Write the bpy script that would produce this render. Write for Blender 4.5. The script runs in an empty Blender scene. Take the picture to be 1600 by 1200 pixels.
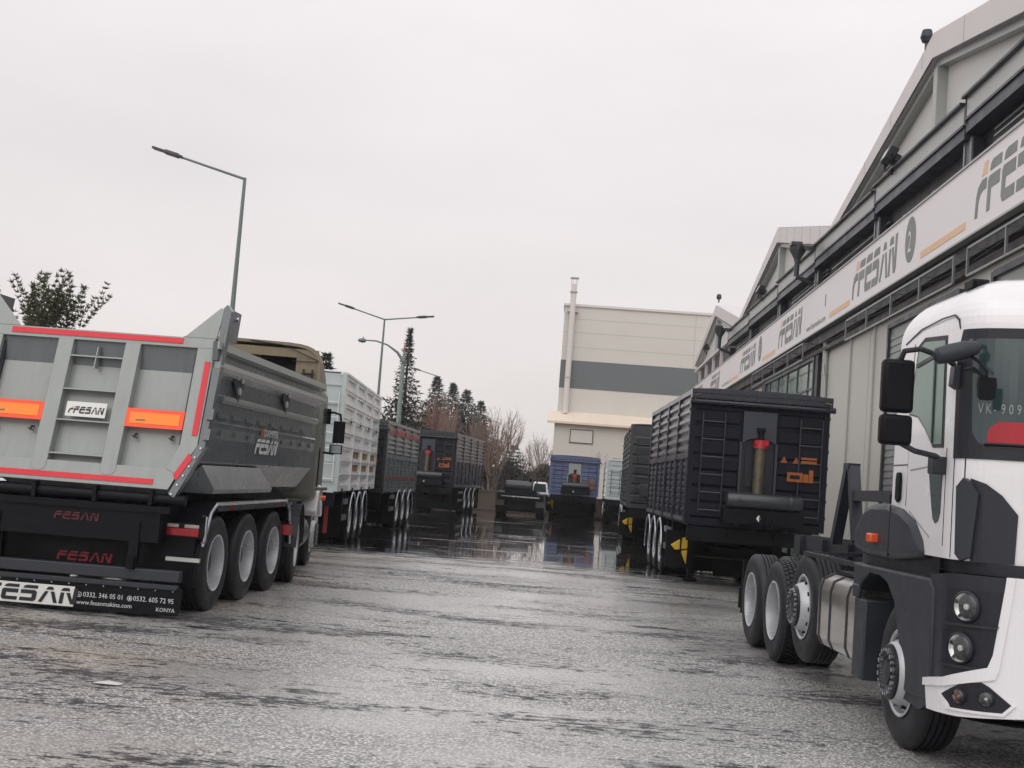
import bpy, math, random
from mathutils import Matrix, Vector
R = math.radians
random.seed(7)
scene = bpy.context.scene
C = scene.collection
# ------------------------------------------------------------------ camera
cam = bpy.data.cameras.new('camera'); camo = bpy.data.objects.new('camera', cam); C.objects.link(camo)
cam.sensor_width = 36; cam.lens = 42.75; cam.clip_end = 3000; cam.clip_start = .05
rt = Vector((0.99582388, 0.04976842, 0.07653699)).normalized()
fw = Vector((-0.05576424, 0.99536839, 0.07830786)).normalized()
upv = rt.cross(fw).normalized(); rt = fw.cross(upv).normalized()
camo.matrix_world = Matrix(((rt.x, upv.x, -fw.x, 0), (rt.y, upv.y, -fw.y, 0), (rt.z, upv.z, -fw.z, 1.72), (0, 0, 0, 1)))
scene.camera = camo
scene.render.resolution_x = 1024; scene.render.resolution_y = 768
# ------------------------------------------------------------------ sky and sun
SUN_EL, SUN_AZ = R(48), R(200)
w = bpy.data.worlds.new('World'); scene.world = w; w.use_nodes = True
nt = w.node_tree; N = nt.nodes; LK = nt.links
bg = N['Background']
sky = N.new('ShaderNodeTexSky'); sky.sky_type = 'NISHITA'; sky.sun_disc = False
sky.sun_elevation = SUN_EL; sky.sun_rotation = SUN_AZ; sky.air_density = 1.0; sky.dust_density = 5
hs = N.new('ShaderNodeHueSaturation'); hs.inputs['Saturation'].default_value = .12
LK.new(sky.outputs[0], hs.inputs['Color'])
tc = N.new('ShaderNodeTexCoord'); sx = N.new('ShaderNodeSeparateXYZ'); LK.new(tc.outputs['Generated'], sx.inputs[0])
rmp = N.new('ShaderNodeValToRGB'); LK.new(sx.outputs[2], rmp.inputs[0])
e = rmp.color_ramp.elements
e[0].position = 0.0; e[0].color = (7.4, 7.0, 6.8, 1)
e[1].position = 1.0; e[1].color = (7.7, 7.6, 7.8, 1)
q = e.new(.10); q.color = (7.1, 6.7, 6.62, 1)
q = e.new(.22); q.color = (6.8, 6.42, 6.5, 1)
q = e.new(.42); q.color = (7.75, 7.42, 7.55, 1)
nz = N.new('ShaderNodeTexNoise'); nz.inputs['Scale'].default_value = 2.2; nz.inputs['Detail'].default_value = 5; nz.inputs['Roughness'].default_value = .5
mp = N.new('ShaderNodeMapping'); mp.inputs['Scale'].default_value = (1, 1, 3.2); LK.new(tc.outputs['Generated'], mp.inputs[0]); LK.new(mp.outputs[0], nz.inputs['Vector'])
mr = N.new('ShaderNodeMapRange'); LK.new(nz.outputs[0], mr.inputs[0])
mr.inputs[1].default_value = .3; mr.inputs[2].default_value = .7; mr.inputs[3].default_value = .93; mr.inputs[4].default_value = 1.06
cm = N.new('ShaderNodeVectorMath'); cm.operation = 'SCALE'; LK.new(rmp.outputs[0], cm.inputs[0]); LK.new(mr.outputs[0], cm.inputs['Scale'])
mx = N.new('ShaderNodeMixRGB'); mx.inputs[0].default_value = .9
LK.new(hs.outputs[0], mx.inputs[1]); LK.new(cm.outputs[0], mx.inputs[2]); LK.new(mx.outputs[0], bg.inputs[0])
bg.inputs[1].default_value = .13
sl = bpy.data.lights.new('sun', 'SUN'); sl.energy = .9; sl.angle = R(75); sl.color = (1, .97, .93)
so = bpy.data.objects.new('sun', sl); C.objects.link(so)
sdir = Vector((math.sin(SUN_AZ) * math.cos(SUN_EL), math.cos(SUN_AZ) * math.cos(SUN_EL), math.sin(SUN_EL)))
so.rotation_euler = sdir.to_track_quat('Z', 'Y').to_euler()
scene.view_settings.view_transform = 'Standard'; scene.view_settings.look = 'None'
scene.view_settings.exposure = 0; scene.view_settings.gamma = 1
# ------------------------------------------------------------------ materials
def s2l(c):
    return tuple(((x / 255) / 12.92 if x / 255 <= .04045 else ((x / 255 + .055) / 1.055) ** 2.4) for x in c)
def mat(name, col, rough=.5, metal=0., var=.12, scale=3., bump=0., bscale=60., coat=0., streak=0., spec=.5, trans=0.):
    m = bpy.data.materials.new(name); m.use_nodes = True
    nt = m.node_tree; N = nt.nodes; L = nt.links; b = N['Principled BSDF']
    b.inputs['Metallic'].default_value = metal; b.inputs['Roughness'].default_value = rough
    b.inputs['Coat Weight'].default_value = coat; b.inputs['Coat Roughness'].default_value = .08
    b.inputs['Specular IOR Level'].default_value = spec
    if trans: b.inputs['Transmission Weight'].default_value = trans
    tc = N.new('ShaderNodeTexCoord')
    n = N.new('ShaderNodeTexNoise'); n.inputs['Scale'].default_value = scale; n.inputs['Detail'].default_value = 7; n.inputs['Roughness'].default_value = .6
    L.new(tc.outputs['Object'], n.inputs['Vector'])
    src = n.outputs[0]
    if streak:
        mp = N.new('ShaderNodeMapping'); mp.inputs['Scale'].default_value = (9, 9, .5); L.new(tc.outputs['Object'], mp.inputs[0])
        n2 = N.new('ShaderNodeTexNoise'); n2.inputs['Scale'].default_value = 1.6; n2.inputs['Detail'].default_value = 5; L.new(mp.outputs[0], n2.inputs['Vector'])
        mm = N.new('ShaderNodeMix'); mm.inputs[0].default_value = streak; L.new(n.outputs[0], mm.inputs[2]); L.new(n2.outputs[0], mm.inputs[3]); src = mm.outputs[0]
    r = N.new('ShaderNodeMapRange'); L.new(src, r.inputs[0]); r.inputs[1].default_value = .25; r.inputs[2].default_value = .75
    r.inputs[3].default_value = 1 - var; r.inputs[4].default_value = 1 + var
    v = N.new('ShaderNodeVectorMath'); v.operation = 'SCALE'; v.inputs[0].default_value = col[:3]; L.new(r.outputs[0], v.inputs['Scale'])
    L.new(v.outputs[0], b.inputs['Base Color'])
    r2 = N.new('ShaderNodeMapRange'); L.new(src, r2.inputs[0]); r2.inputs[1].default_value = .3; r2.inputs[2].default_value = .7
    r2.inputs[3].default_value = max(.03, rough - .12); r2.inputs[4].default_value = min(1, rough + .12); L.new(r2.outputs[0], b.inputs['Roughness'])
    if bump:
        nb = N.new('ShaderNodeTexNoise'); nb.inputs['Scale'].default_value = bscale; nb.inputs['Detail'].default_value = 4; L.new(tc.outputs['Object'], nb.inputs['Vector'])
        bm = N.new('ShaderNodeBump'); bm.inputs['Strength'].default_value = bump; bm.inputs['Distance'].default_value = .02; L.new(nb.outputs[0], bm.inputs['Height']); L.new(bm.outputs[0], b.inputs['Normal'])
    return m
def emis(name, col, strength):
    m = mat(name, col, .3); b = m.node_tree.nodes['Principled BSDF']
    b.inputs['Emission Color'].default_value = (*col, 1); b.inputs['Emission Strength'].default_value = strength
    return m
M = {}
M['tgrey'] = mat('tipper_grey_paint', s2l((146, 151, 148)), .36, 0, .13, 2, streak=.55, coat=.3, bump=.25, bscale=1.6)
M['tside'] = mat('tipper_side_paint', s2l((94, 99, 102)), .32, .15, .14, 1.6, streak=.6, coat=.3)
M['tdark'] = mat('dark_trim_and_shade', s2l((20, 21, 32)), .45, 0, .1)  # dark trim colour, also the painted shade in the tailgate recesses
M['black'] = mat('chassis_black', s2l((8, 9, 16)), .5, 0, .4, 6, spec=.2)
M['plastic'] = mat('dark_plastic', s2l((42, 46, 54)), .5, 0, .08, 4, bump=.05, bscale=200)
M['plastic2'] = mat('housing_plastic', s2l((32, 35, 44)), .45, 0, .08, 4, bump=.04, bscale=200)
M['rubber'] = mat('tyre_rubber', s2l((21, 22, 28)), .55, 0, .3, 8, bump=.08, bscale=120)
M['rim'] = mat('silver_rim', s2l((182, 184, 188)), .3, .3, .05, 3)
M['hub'] = mat('dark_hub', s2l((24, 24, 30)), .4, 0, .3, 12)
M['chrome'] = mat('polished_metal', s2l((170, 174, 180)), .2, .9, .08, 6)
M['alu'] = mat('tank_aluminium', s2l((196, 192, 186)), .22, .8, .05, 1)
M['steel'] = mat('steel_rod', s2l((98, 92, 78)), .35, .5, .2, 8)
M['red'] = mat('red_reflective_tape', s2l((214, 28, 48)), .4, 0, .05)
M['redp'] = mat('red_paint', s2l((170, 25, 40)), .4, 0, .12)
M['dred'] = mat('deep_red_lettering', s2l((140, 20, 34)), .45, 0, .2)
M['orange'] = mat('orange_reflective', s2l((255, 138, 30)), .4, 0, .06)
M['orangered'] = mat('fluorescent_border', s2l((255, 80, 36)), .4, 0, .04)
M['warn'] = mat('warning_sticker_orange', s2l((150, 80, 32)), .5, 0, .1)
M['white'] = mat('white_plate', s2l((222, 222, 218)), .4, 0, .05)
M['cab'] = mat('white_cab_paint', s2l((232, 230, 232)), .22, 0, .045, 1.2, coat=.7, streak=.12)
M['cabgrey'] = mat('pale_grey_cab_paint', s2l((205, 205, 206)), .3, 0, .05, 1.2, coat=.5)
M['oldcab'] = mat('weathered_cab_paint', s2l((104, 106, 98)), .4, 0, .2, 3, streak=.5)
M['beige'] = mat('dirty_beige_paint', s2l((132, 121, 97)), .55, 0, .22, 3, streak=.6)
M['letter'] = mat('black_lettering', s2l((28, 30, 36)), .5, 0, .1)
M['wletter'] = mat('pale_lettering', s2l((205, 206, 208)), .5, 0, .05)
M['glass'] = mat('dark_green_glass', s2l((46, 64, 66)), .06, 0, .15, 1.0, spec=.7)
M['sglass'] = mat('side_window_glass', s2l((96, 124, 112)), .07, 0, .2, 1.2, spec=.7)
M['mirror'] = mat('mirror_glass', s2l((120, 130, 135)), .05, .9, .05)
M['hdark'] = mat('dim_red_lettering', s2l((78, 18, 28)), .5, 0, .2)
M['bowl'] = mat('lamp_reflector_bowl', s2l((232, 236, 234)), .33, .9, .05, 40)
M['cover'] = mat('clear_lamp_cover', (.95, .97, .96), .02, 0, 0, trans=1.0)
M['lens'] = mat('headlamp_lens', s2l((190, 196, 192)), .08, .6, .25, 30)
M['amber'] = mat('amber_lens', s2l((226, 92, 44)), .15, 0, .15, 30)
M['redlens'] = mat('tail_lamp_red', s2l((150, 14, 26)), .12, 0, .25, 25)
M['clearlens'] = mat('tail_lamp_clear', s2l((160, 150, 148)), .12, 0, .3, 40)
M['yellow'] = mat('yellow_chock_plastic', s2l((212, 172, 44)), .45, 0, .12)
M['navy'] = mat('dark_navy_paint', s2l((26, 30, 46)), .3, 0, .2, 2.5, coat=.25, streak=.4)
M['navyw'] = mat('shaded_front_navy', s2l((15, 18, 31)), 0.45, 0, .2, 2.5, coat=.0, spec=.25, streak=.4)  # navy darkened so the end walls look shaded beside the sides
M['dkgrey'] = mat('dark_grey_paint', s2l((44, 48, 52)), .36, 0, .14, 2.5, coat=.3, streak=.4)
M['midgrey'] = mat('mid_grey_paint', s2l((98, 104, 106)), .36, 0, .14, 2.5, coat=.3, streak=.4)
M['blue'] = mat('blue_trailer_paint', s2l((84, 96, 134)), .36, 0, .14, 2.5, coat=.3, streak=.4)
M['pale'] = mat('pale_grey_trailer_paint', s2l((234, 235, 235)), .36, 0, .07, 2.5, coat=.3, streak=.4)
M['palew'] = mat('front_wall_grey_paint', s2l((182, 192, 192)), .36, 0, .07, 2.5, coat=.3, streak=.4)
M['brown'] = mat('bare_wood_lining', s2l((150, 112, 66)), .6, 0, .25, 8)
M['tarp'] = mat('tarpaulin', s2l((54, 58, 66)), .45, 0, .2, 3, bump=.2, bscale=12)
M['panel'] = mat('facade_cream_panel', s2l((200, 198, 190)), .5, 0, .07, .7, streak=.7)
M['gablew'] = mat('gable_cladding', s2l((206, 205, 202)), .5, 0, .05, .6, streak=.6)
M['fascia'] = mat('roof_fascia_metal', s2l((216, 210, 208)), .42, 0, .05, .8, streak=.4)
M['gutter'] = mat('gutter_metal', s2l((172, 176, 172)), .4, .2, .1, 1.2, streak=.4)
M['dgutter'] = mat('dark_trim_metal', s2l((58, 62, 72)), .4, .2, .15, 2)
M['dark'] = mat('dark_steel_and_shade', s2l((16, 17, 28)), .5, 0, .3, 2)  # dark steel, also the painted shade strip under the sign
M['board'] = mat('sign_board_white', s2l((238, 233, 233)), .42, 0, .03, .5, streak=.5)
M['glyph'] = mat('sign_grey_lettering', s2l((124, 130, 128)), .5, 0, .04)
M['peach'] = mat('sign_orange_print', s2l((238, 196, 158)), .5, 0, .04)
M['shutter'] = mat('galvanised_shutter', s2l((150, 156, 154)), .42, .3, .1, 2, streak=.5)
M['conc'] = mat('concrete_panel', s2l((210, 206, 199)), .75, 0, .05, .4, bump=.1, bscale=5, streak=.25)
M['band'] = mat('grey_band_panel', s2l((104, 111, 113)), .6, 0, .06, .5)
M['canopy'] = mat('peach_canopy_metal', s2l((226, 211, 194)), .5, 0, .04, .5)
M['lampm'] = mat('galvanised_pole', s2l((112, 124, 122)), .5, .3, .1)
M['teal'] = mat('teal_pole_paint', s2l((126, 142, 138)), .5, 0, .1)
M['wall'] = mat('low_wall_render', s2l((92, 82, 74)), .8, 0, .2, 1.2, bump=.2, bscale=9)
M['bark'] = mat('bark', s2l((72, 60, 54)), .85, 0, .3, 6, bump=.3, bscale=30)
M['needle'] = mat('conifer_needles', (.028, .040, .026), .7, 0, .5, 5)
M['needle2'] = mat('hazed_blue_needles', (.045, .066, .058), .7, 0, .5, 5)  # bluish needles, lightened to put distant haze into the colour
M['olive'] = mat('cypress_foliage', (.075, .082, .045), .7, 0, .55, 9)
M['twig'] = mat('bare_twigs', s2l((134, 114, 102)), .8, 0, .3, 5)
M['redtwig'] = mat('reddish_twigs', s2l((122, 84, 78)), .8, 0, .3, 5)
M['shrub'] = mat('hedge_foliage', (.035, .036, .022), .8, 0, .5, 4)
M['litter'] = mat('litter_paper', s2l((200, 200, 200)), .6)
M['fence'] = mat('fence_metal', s2l((40, 42, 46)), .5)
# ------------------------------------------------------------------ mesh builder
class MB:
    def __init__(s): s.sym = False; s.v = []; s.f = []; s.m = []; s.T = Matrix.Identity(4)
    def add(s, vs, fs, m=0):
        b = len(s.v); T = s.T
        flip = T.to_3x3().determinant() < 0
        s.v += [tuple(T @ Vector(p)) for p in vs]
        for f in fs:
            g = [b + i for i in f]
            if flip: g.reverse()
            s.f.append(g); s.m.append(m)
    def box(s, x0, x1, y0, y1, z0, z1, m=0):
        if x0 > x1: x0, x1 = x1, x0
        if y0 > y1: y0, y1 = y1, y0
        if z0 > z1: z0, z1 = z1, z0
        s.add([(x0, y0, z0), (x1, y0, z0), (x1, y1, z0), (x0, y1, z0), (x0, y0, z1), (x1, y0, z1), (x1, y1, z1), (x0, y1, z1)],
              [(0, 3, 2, 1), (4, 5, 6, 7), (0, 1, 5, 4), (1, 2, 6, 5), (2, 3, 7, 6), (3, 0, 4, 7)], m)
    def bar(s, p0, p1, wx, wz, m=0, up=(0, 0, 1)):
        p0 = Vector(p0); p1 = Vector(p1); d = (p1 - p0).normalized(); u = Vector(up)
        if abs(d.dot(u)) > .98: u = Vector((1, 0, 0))
        a = d.cross(u).normalized() * wx / 2; b = a.cross(d).normalized() * wz / 2
        vs = [p + sa * a + sb * b for p in (p0, p1) for sa, sb in ((-1, -1), (1, -1), (1, 1), (-1, 1))]
        s.add(vs, [(0, 1, 2, 3), (7, 6, 5, 4), (0, 4, 5, 1), (1, 5, 6, 2), (2, 6, 7, 3), (3, 7, 4, 0)], m)
    def cyl(s, p0, p1, r0, r1=None, n=12, m=0, cap=True):
        s.tube([p0, p1], [r0, r0 if r1 is None else r1], n, m, cap)
    def tube(s, pts, rad, n=8, m=0, cap=True):
        pts = [Vector(p) for p in pts]
        if not isinstance(rad, (list, tuple)): rad = [rad] * len(pts)
        vs = []; pa = None
        for i, p in enumerate(pts):
            d = (pts[min(i + 1, len(pts) - 1)] - pts[max(i - 1, 0)]).normalized()
            if pa is None:
                u = Vector((0, 0, 1)) if abs(d.z) < .9 else Vector((1, 0, 0))
                pa = d.cross(u).normalized()
            pa = (pa - d * pa.dot(d)).normalized(); pb = d.cross(pa)
            for k in range(n):
                a = 2 * math.pi * k / n
                vs.append(p + (pa * math.cos(a) + pb * math.sin(a)) * rad[i])
        fs = []
        for i in range(len(pts) - 1):
            for k in range(n):
                k2 = (k + 1) % n
                fs.append((i * n + k, i * n + k2, (i + 1) * n + k2, (i + 1) * n + k))
        if cap: fs.append(tuple(range(n - 1, -1, -1))); fs.append(tuple((len(pts) - 1) * n + k for k in range(n)))
        s.add(vs, fs, m)
    def prism(s, poly, T, d, m=0):
        """poly (u,v) -> T maps (u,v,w); extruded w from 0 to d"""
        n = len(poly)
        ar = sum(poly[i][0] * poly[(i + 1) % n][1] - poly[(i + 1) % n][0] * poly[i][1] for i in range(n))
        if ar < 0: poly = poly[::-1]
        vs = [tuple(T @ Vector((u, v, 0))) for u, v in poly] + [tuple(T @ Vector((u, v, d))) for u, v in poly]
        fs = [tuple(range(n - 1, -1, -1)), tuple(range(n, 2 * n))] + [(i, (i + 1) % n, n + (i + 1) % n, n + i) for i in range(n)]
        if (T.to_3x3().determinant() < 0) != (d < 0): fs = [f[::-1] for f in fs]
        s.add(vs, fs, m)
    def lathe(s, prof, T=None, n=32, m=0, closed=False):
        """prof list of (r, x, [mat]) about local X axis"""
        T = T or Matrix.Identity(4); vs = []
        for p in prof:
            for k in range(n):
                a = 2 * math.pi * k / n
                vs.append(T @ Vector((p[1], p[0] * math.cos(a), p[0] * math.sin(a))))
        P = len(prof)
        for i in range(P if closed else P - 1):
            j = (i + 1) % P
            fs = [(i * n + k, i * n + (k + 1) % n, j * n + (k + 1) % n, j * n + k) for k in range(n)]
            mm = prof[i][2] if len(prof[i]) > 2 else m
            s.f += [[len(s.v) + q for q in f] for f in fs]; s.m += [mm] * len(fs)
        s.v += [tuple(s.T @ v) for v in vs]
    def mirror(s): s.sym = True
    def mesh(s, name, mats, smooth=35):
        me = bpy.data.meshes.new(name); me.from_pydata(s.v, [], s.f)
        for m in (mats if isinstance(mats, (list, tuple)) else [mats]): me.materials.append(M[m] if isinstance(m, str) else m)
        me.polygons.foreach_set('material_index', s.m)
        if smooth:
            me.polygons.foreach_set('use_smooth', [True] * len(me.polygons)); me.update(); me.set_sharp_from_angle(angle=R(smooth))
        me.update(); return me
def tag(o, label=None, cat=None, group=None, kind=None):
    if label: o['label'] = label
    if cat: o['category'] = cat
    if group: o['group'] = group
    if kind: o['kind'] = kind
    return o
def thing(name, label, cat, loc=(0, 0, 0), rz=0, group=None):
    o = bpy.data.objects.new(name, None); C.objects.link(o); o.location = loc; o.rotation_euler = (0, 0, R(rz)); o.empty_display_size = .3
    return tag(o, label, cat, group)
TWIN = {}
def part(name, mb, mats, parent=None, smooth=35, bevel=0, label=None):
    if isinstance(mb, MB) and mb.sym:            # left piece and its mirrored twin are two objects
        mb.sym = False; o = part(name, mb, mats, parent, smooth, bevel, label)
        q = MB(); q.v = [(-x, y, z) for x, y, z in mb.v]; q.f = [f[::-1] for f in mb.f]; q.m = mb.m
        TWIN[o.name] = part(name, q, mats, TWIN.get(parent.name, parent), smooth, bevel, label); return o
    me = mb if isinstance(mb, bpy.types.Mesh) else mb.mesh(name, mats, smooth)
    o = bpy.data.objects.new(name, me); C.objects.link(o); o.parent = parent
    if bevel:
        b = o.modifiers.new('bevel', 'BEVEL'); b.width = bevel; b.segments = 2; b.limit_method = 'ANGLE'; b.angle_limit = R(50); b.harden_normals = False
    if label: o['label'] = label
    return o
def copytree(o, parent=None):
    c = o.copy(); C.objects.link(c); c.parent = parent
    for ch in list(o.children): copytree(ch, c)
    return c
def TX(o, x, y, z=None):
    x = Vector(x); y = Vector(y); z = Vector(z) if z else x.cross(y)
    return Matrix(((x.x, y.x, z.x, o[0]), (x.y, y.y, z.y, o[1]), (x.z, y.z, z.z, o[2]), (0, 0, 0, 1)))
def pic_rear(x, y, z): return TX((x, y, z), (1, 0, 0), (0, 0, 1))       # reads from -y, normal -y
def pic_right(x, y, z): return TX((x, y, z), (0, 1, 0), (0, 0, 1))      # on a +x face, normal +x
def pic_left(x, y, z): return TX((x, y, z), (0, -1, 0), (0, 0, 1))      # on a -x face, normal -x
# ------------------------------------------------------------------ lettering
CAP = [(.08, .8), (.14, .94), (.28, 1), (.86, 1), (.86, .8)]
GL = {
 'F': (.92, [CAP, [(.0, 0), (.22, 0), (.22, .44), (.8, .44), (.8, .7), (.06, .7), (0, .62)]]),
 'E': (.96, [CAP, [(0, .12), (.12, 0), (.86, 0), (.86, .22), (.24, .22), (.24, .45), (.86, .45), (.86, .7), (.08, .7), (0, .62)]]),
 'S': (.96, [CAP, [(0, 0), (.74, 0), (.86, .12), (.86, .58), (.74, .7), (0, .7), (0, .46), (.62, .46), (.62, .22), (0, .22)]]),
 'A': (1.06, [[(.3, .8), (.38, .96), (.46, 1), (.58, 1), (.66, .96), (.72, .8)], [(0, 0), (.2, 0), (.46, .7), (.27, .7)], [(.82, 0), (1.02, 0), (.76, .7), (.57, .7)]]),
 'N': (.98, [[(.0, .8), (.07, .96), (.16, 1), (.42, 1), (.48, .8)], [(0, 0), (.2, 0), (.2, .7), (0, .7)], [(.3, .7), (.5, .7), (.68, .26), (.68, 1), (.9, 1), (.9, .1), (.8, 0), (.62, 0)]]),
}
def fesan(mb, T, h, m=0, th=.006, mark=None, sx=1., cap=True):
    """writes the firm's stencil word on plane T; mark = material index of the orange tick or None"""
    x = 0
    def put(pl, mm):
        mb.prism([((x + (px + .1 * py)) * h * sx, py * h) for px, py in pl], T, th, mm)
    if mark is not None:
        x = 0
        put([(.34, .8), (.72, .8), (.76, 1.06), (.5, 1.06)], mark)
        put([(0, 0), (.19, 0), (.2, .3), (.3, .44), (.46, .5), (.72, .5), (.72, .72), (.4, .72), (.14, .62), (.02, .42)], m)
        x = .84
    for ch in 'FESAN':
        wd, pls = GL[ch]
        for pl in pls: put(pl, m)
        x += wd + .04
    return x * h * sx
def text(mb, T, s, size, m=0, th=.003, sx=1.):
    cu = bpy.data.curves.new('t', 'FONT'); cu.body = s; cu.size = size; cu.extrude = 0; cu.resolution_u = 2
    o = bpy.data.objects.new('t', cu); me = bpy.data.meshes.new_from_object(o)
    TT = T @ Matrix.Diagonal((sx, 1, 1, 1)) @ Matrix.Translation((0, 0, th))
    mb.add([tuple(TT @ v.co) for v in me.vertices], [tuple(p.vertices) for p in me.polygons], m)
    bpy.data.objects.remove(o); bpy.data.curves.remove(cu); bpy.data.meshes.remove(me)
def ring(mb, T, r0, r1, n=24, m=0, th=.004):
    for k in range(n):
        a, b = 2 * math.pi * k / n, 2 * math.pi * (k + 1) / n
        mb.add([T @ Vector((r * math.cos(t), r * math.sin(t), th)) for r, t in ((r0, a), (r1, a), (r1, b), (r0, b))], [(0, 1, 2, 3)], m)
def disc(mb, T, r, n=24, m=0, th=.004, sx=1.):
    mb.prism([(sx * r * math.cos(2 * math.pi * k / n), r * math.sin(2 * math.pi * k / n)) for k in range(n)], T, th, m)
# ------------------------------------------------------------------ wheels (axis = local x, outer face at x=0 towards -x)
RT = .535
def tyre_mesh(w, treads='rib', name='tyre'):
    mb = MB(); r = RT; prof = [(.30, .03), (.32, .012), (.37, .0), (.43, -.004), (.48, .004), (.515, .022), (.53, .04)]
    g = 4 if w < .35 else 5
    a, b = .045, w - .045; step = (b - a) / (g + 1)
    for k in range(g + 1):
        x0 = a + k * step; prof += [(r, x0 + .007), (r, x0 + step - .007)]
        if k < g: prof += [(r - .014, x0 + step - .004), (r - .014, x0 + step + .004)]
    prof += [(.53, w - .04), (.515, w - .022), (.48, w - .004), (.43, w + .004), (.37, w), (.32, w - .012), (.30, w - .03)]
    mb.lathe(prof, n=64)
    if treads == 'block':
        for row in range(5):
            for k in range(52):
                ang = 2 * math.pi * (k + .5 * (row % 2)) / 52
                x0 = .03 + row * (w - .06) / 5
                mb.T = Matrix.Rotation(ang, 4, 'X')
                mb.box(x0 + .006, x0 + (w - .06) / 5 - .006, -.024, .024, r - .01, r + .012)
        mb.T = Matrix.Identity(4)
    return mb.mesh(name, 'rubber', 30)
def dish_mesh(name='wheel'):
    mb = MB()
    mb.lathe([(.30, .03, 0), (.315, .012, 0), (.318, .0, 0), (.305, -.004, 0), (.292, .006, 0), (.284, .05, 0), (.278, .12, 0), (.272, .23, 0), (.255, .245, 1), (.16, .25, 1), (.15, .23, 1), (.135, .22, 1), (.13, .10, 1), (.11, .085, 1), (.0, .085, 1)], n=40)
    for k in range(10):
        a = 2 * math.pi * k / 10; mb.cyl((.215, .205 * math.cos(a), .205 * math.sin(a)), (.25, .205 * math.cos(a), .205 * math.sin(a)), .016, n=6, m=1)
    return mb.mesh(name, ['rim', 'hub'], 30)
def steer_mesh(name='wheel'):
    mb = MB()
    mb.lathe([(.30, .03, 0), (.318, .0, 0), (.305, -.004, 0), (.292, .006, 0), (.285, .05, 0), (.272, .065, 0), (.262, .05, 0), (.232, -.02, 0), (.214, -.06, 0), (.206, -.066, 0), (.20, -.066, 1), (.198, -.085, 1), (.185, -.092, 1), (.12, -.092, 1), (.11, -.08, 1), (.09, -.08, 1), (.085, -.10, 1), (0, -.105, 1)], n=56)
    for k in range(20):
        a = 2 * math.pi * k / 20; c, s_ = math.cos(a), math.sin(a)
        mb.cyl((-.112, .158 * c, .158 * s_), (-.09, .158 * c, .158 * s_), .013 if k % 2 else .018, n=8, m=2)
    for k in range(10):
        a = 2 * math.pi * (k + .3) / 10; c, s_ = math.cos(a), math.sin(a)
        mb.cyl((-.004, .243 * c, .243 * s_), (.05, .243 * c, .243 * s_), .021, n=12, m=1)
    return mb.mesh(name, ['rim', 'hub', 'chrome'], 30)
TY_RIB = tyre_mesh(.31); TY_WIDE = tyre_mesh(.385); TY_BLK = tyre_mesh(.30, 'block'); DISH = dish_mesh(); STEER = steer_mesh()
def wheel(parent, x, y, z=RT, side=-1, tyre=None, rim=None, dual=False, turn=0):
    """x = outer face of tyre; side -1: outer face looks to -x"""
    o = part('wheel', rim or DISH, None, parent); o.location = (x, y, z)
    o.rotation_euler = (R(random.uniform(0, 360)), 0, R((180 if side > 0 else 0) + turn))
    part('tyre', tyre or TY_WIDE, None, o)
    if dual:
        t = part('tyre', tyre or TY_RIB, None, o); t.location = (.34, 0, 0)
    return o
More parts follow.
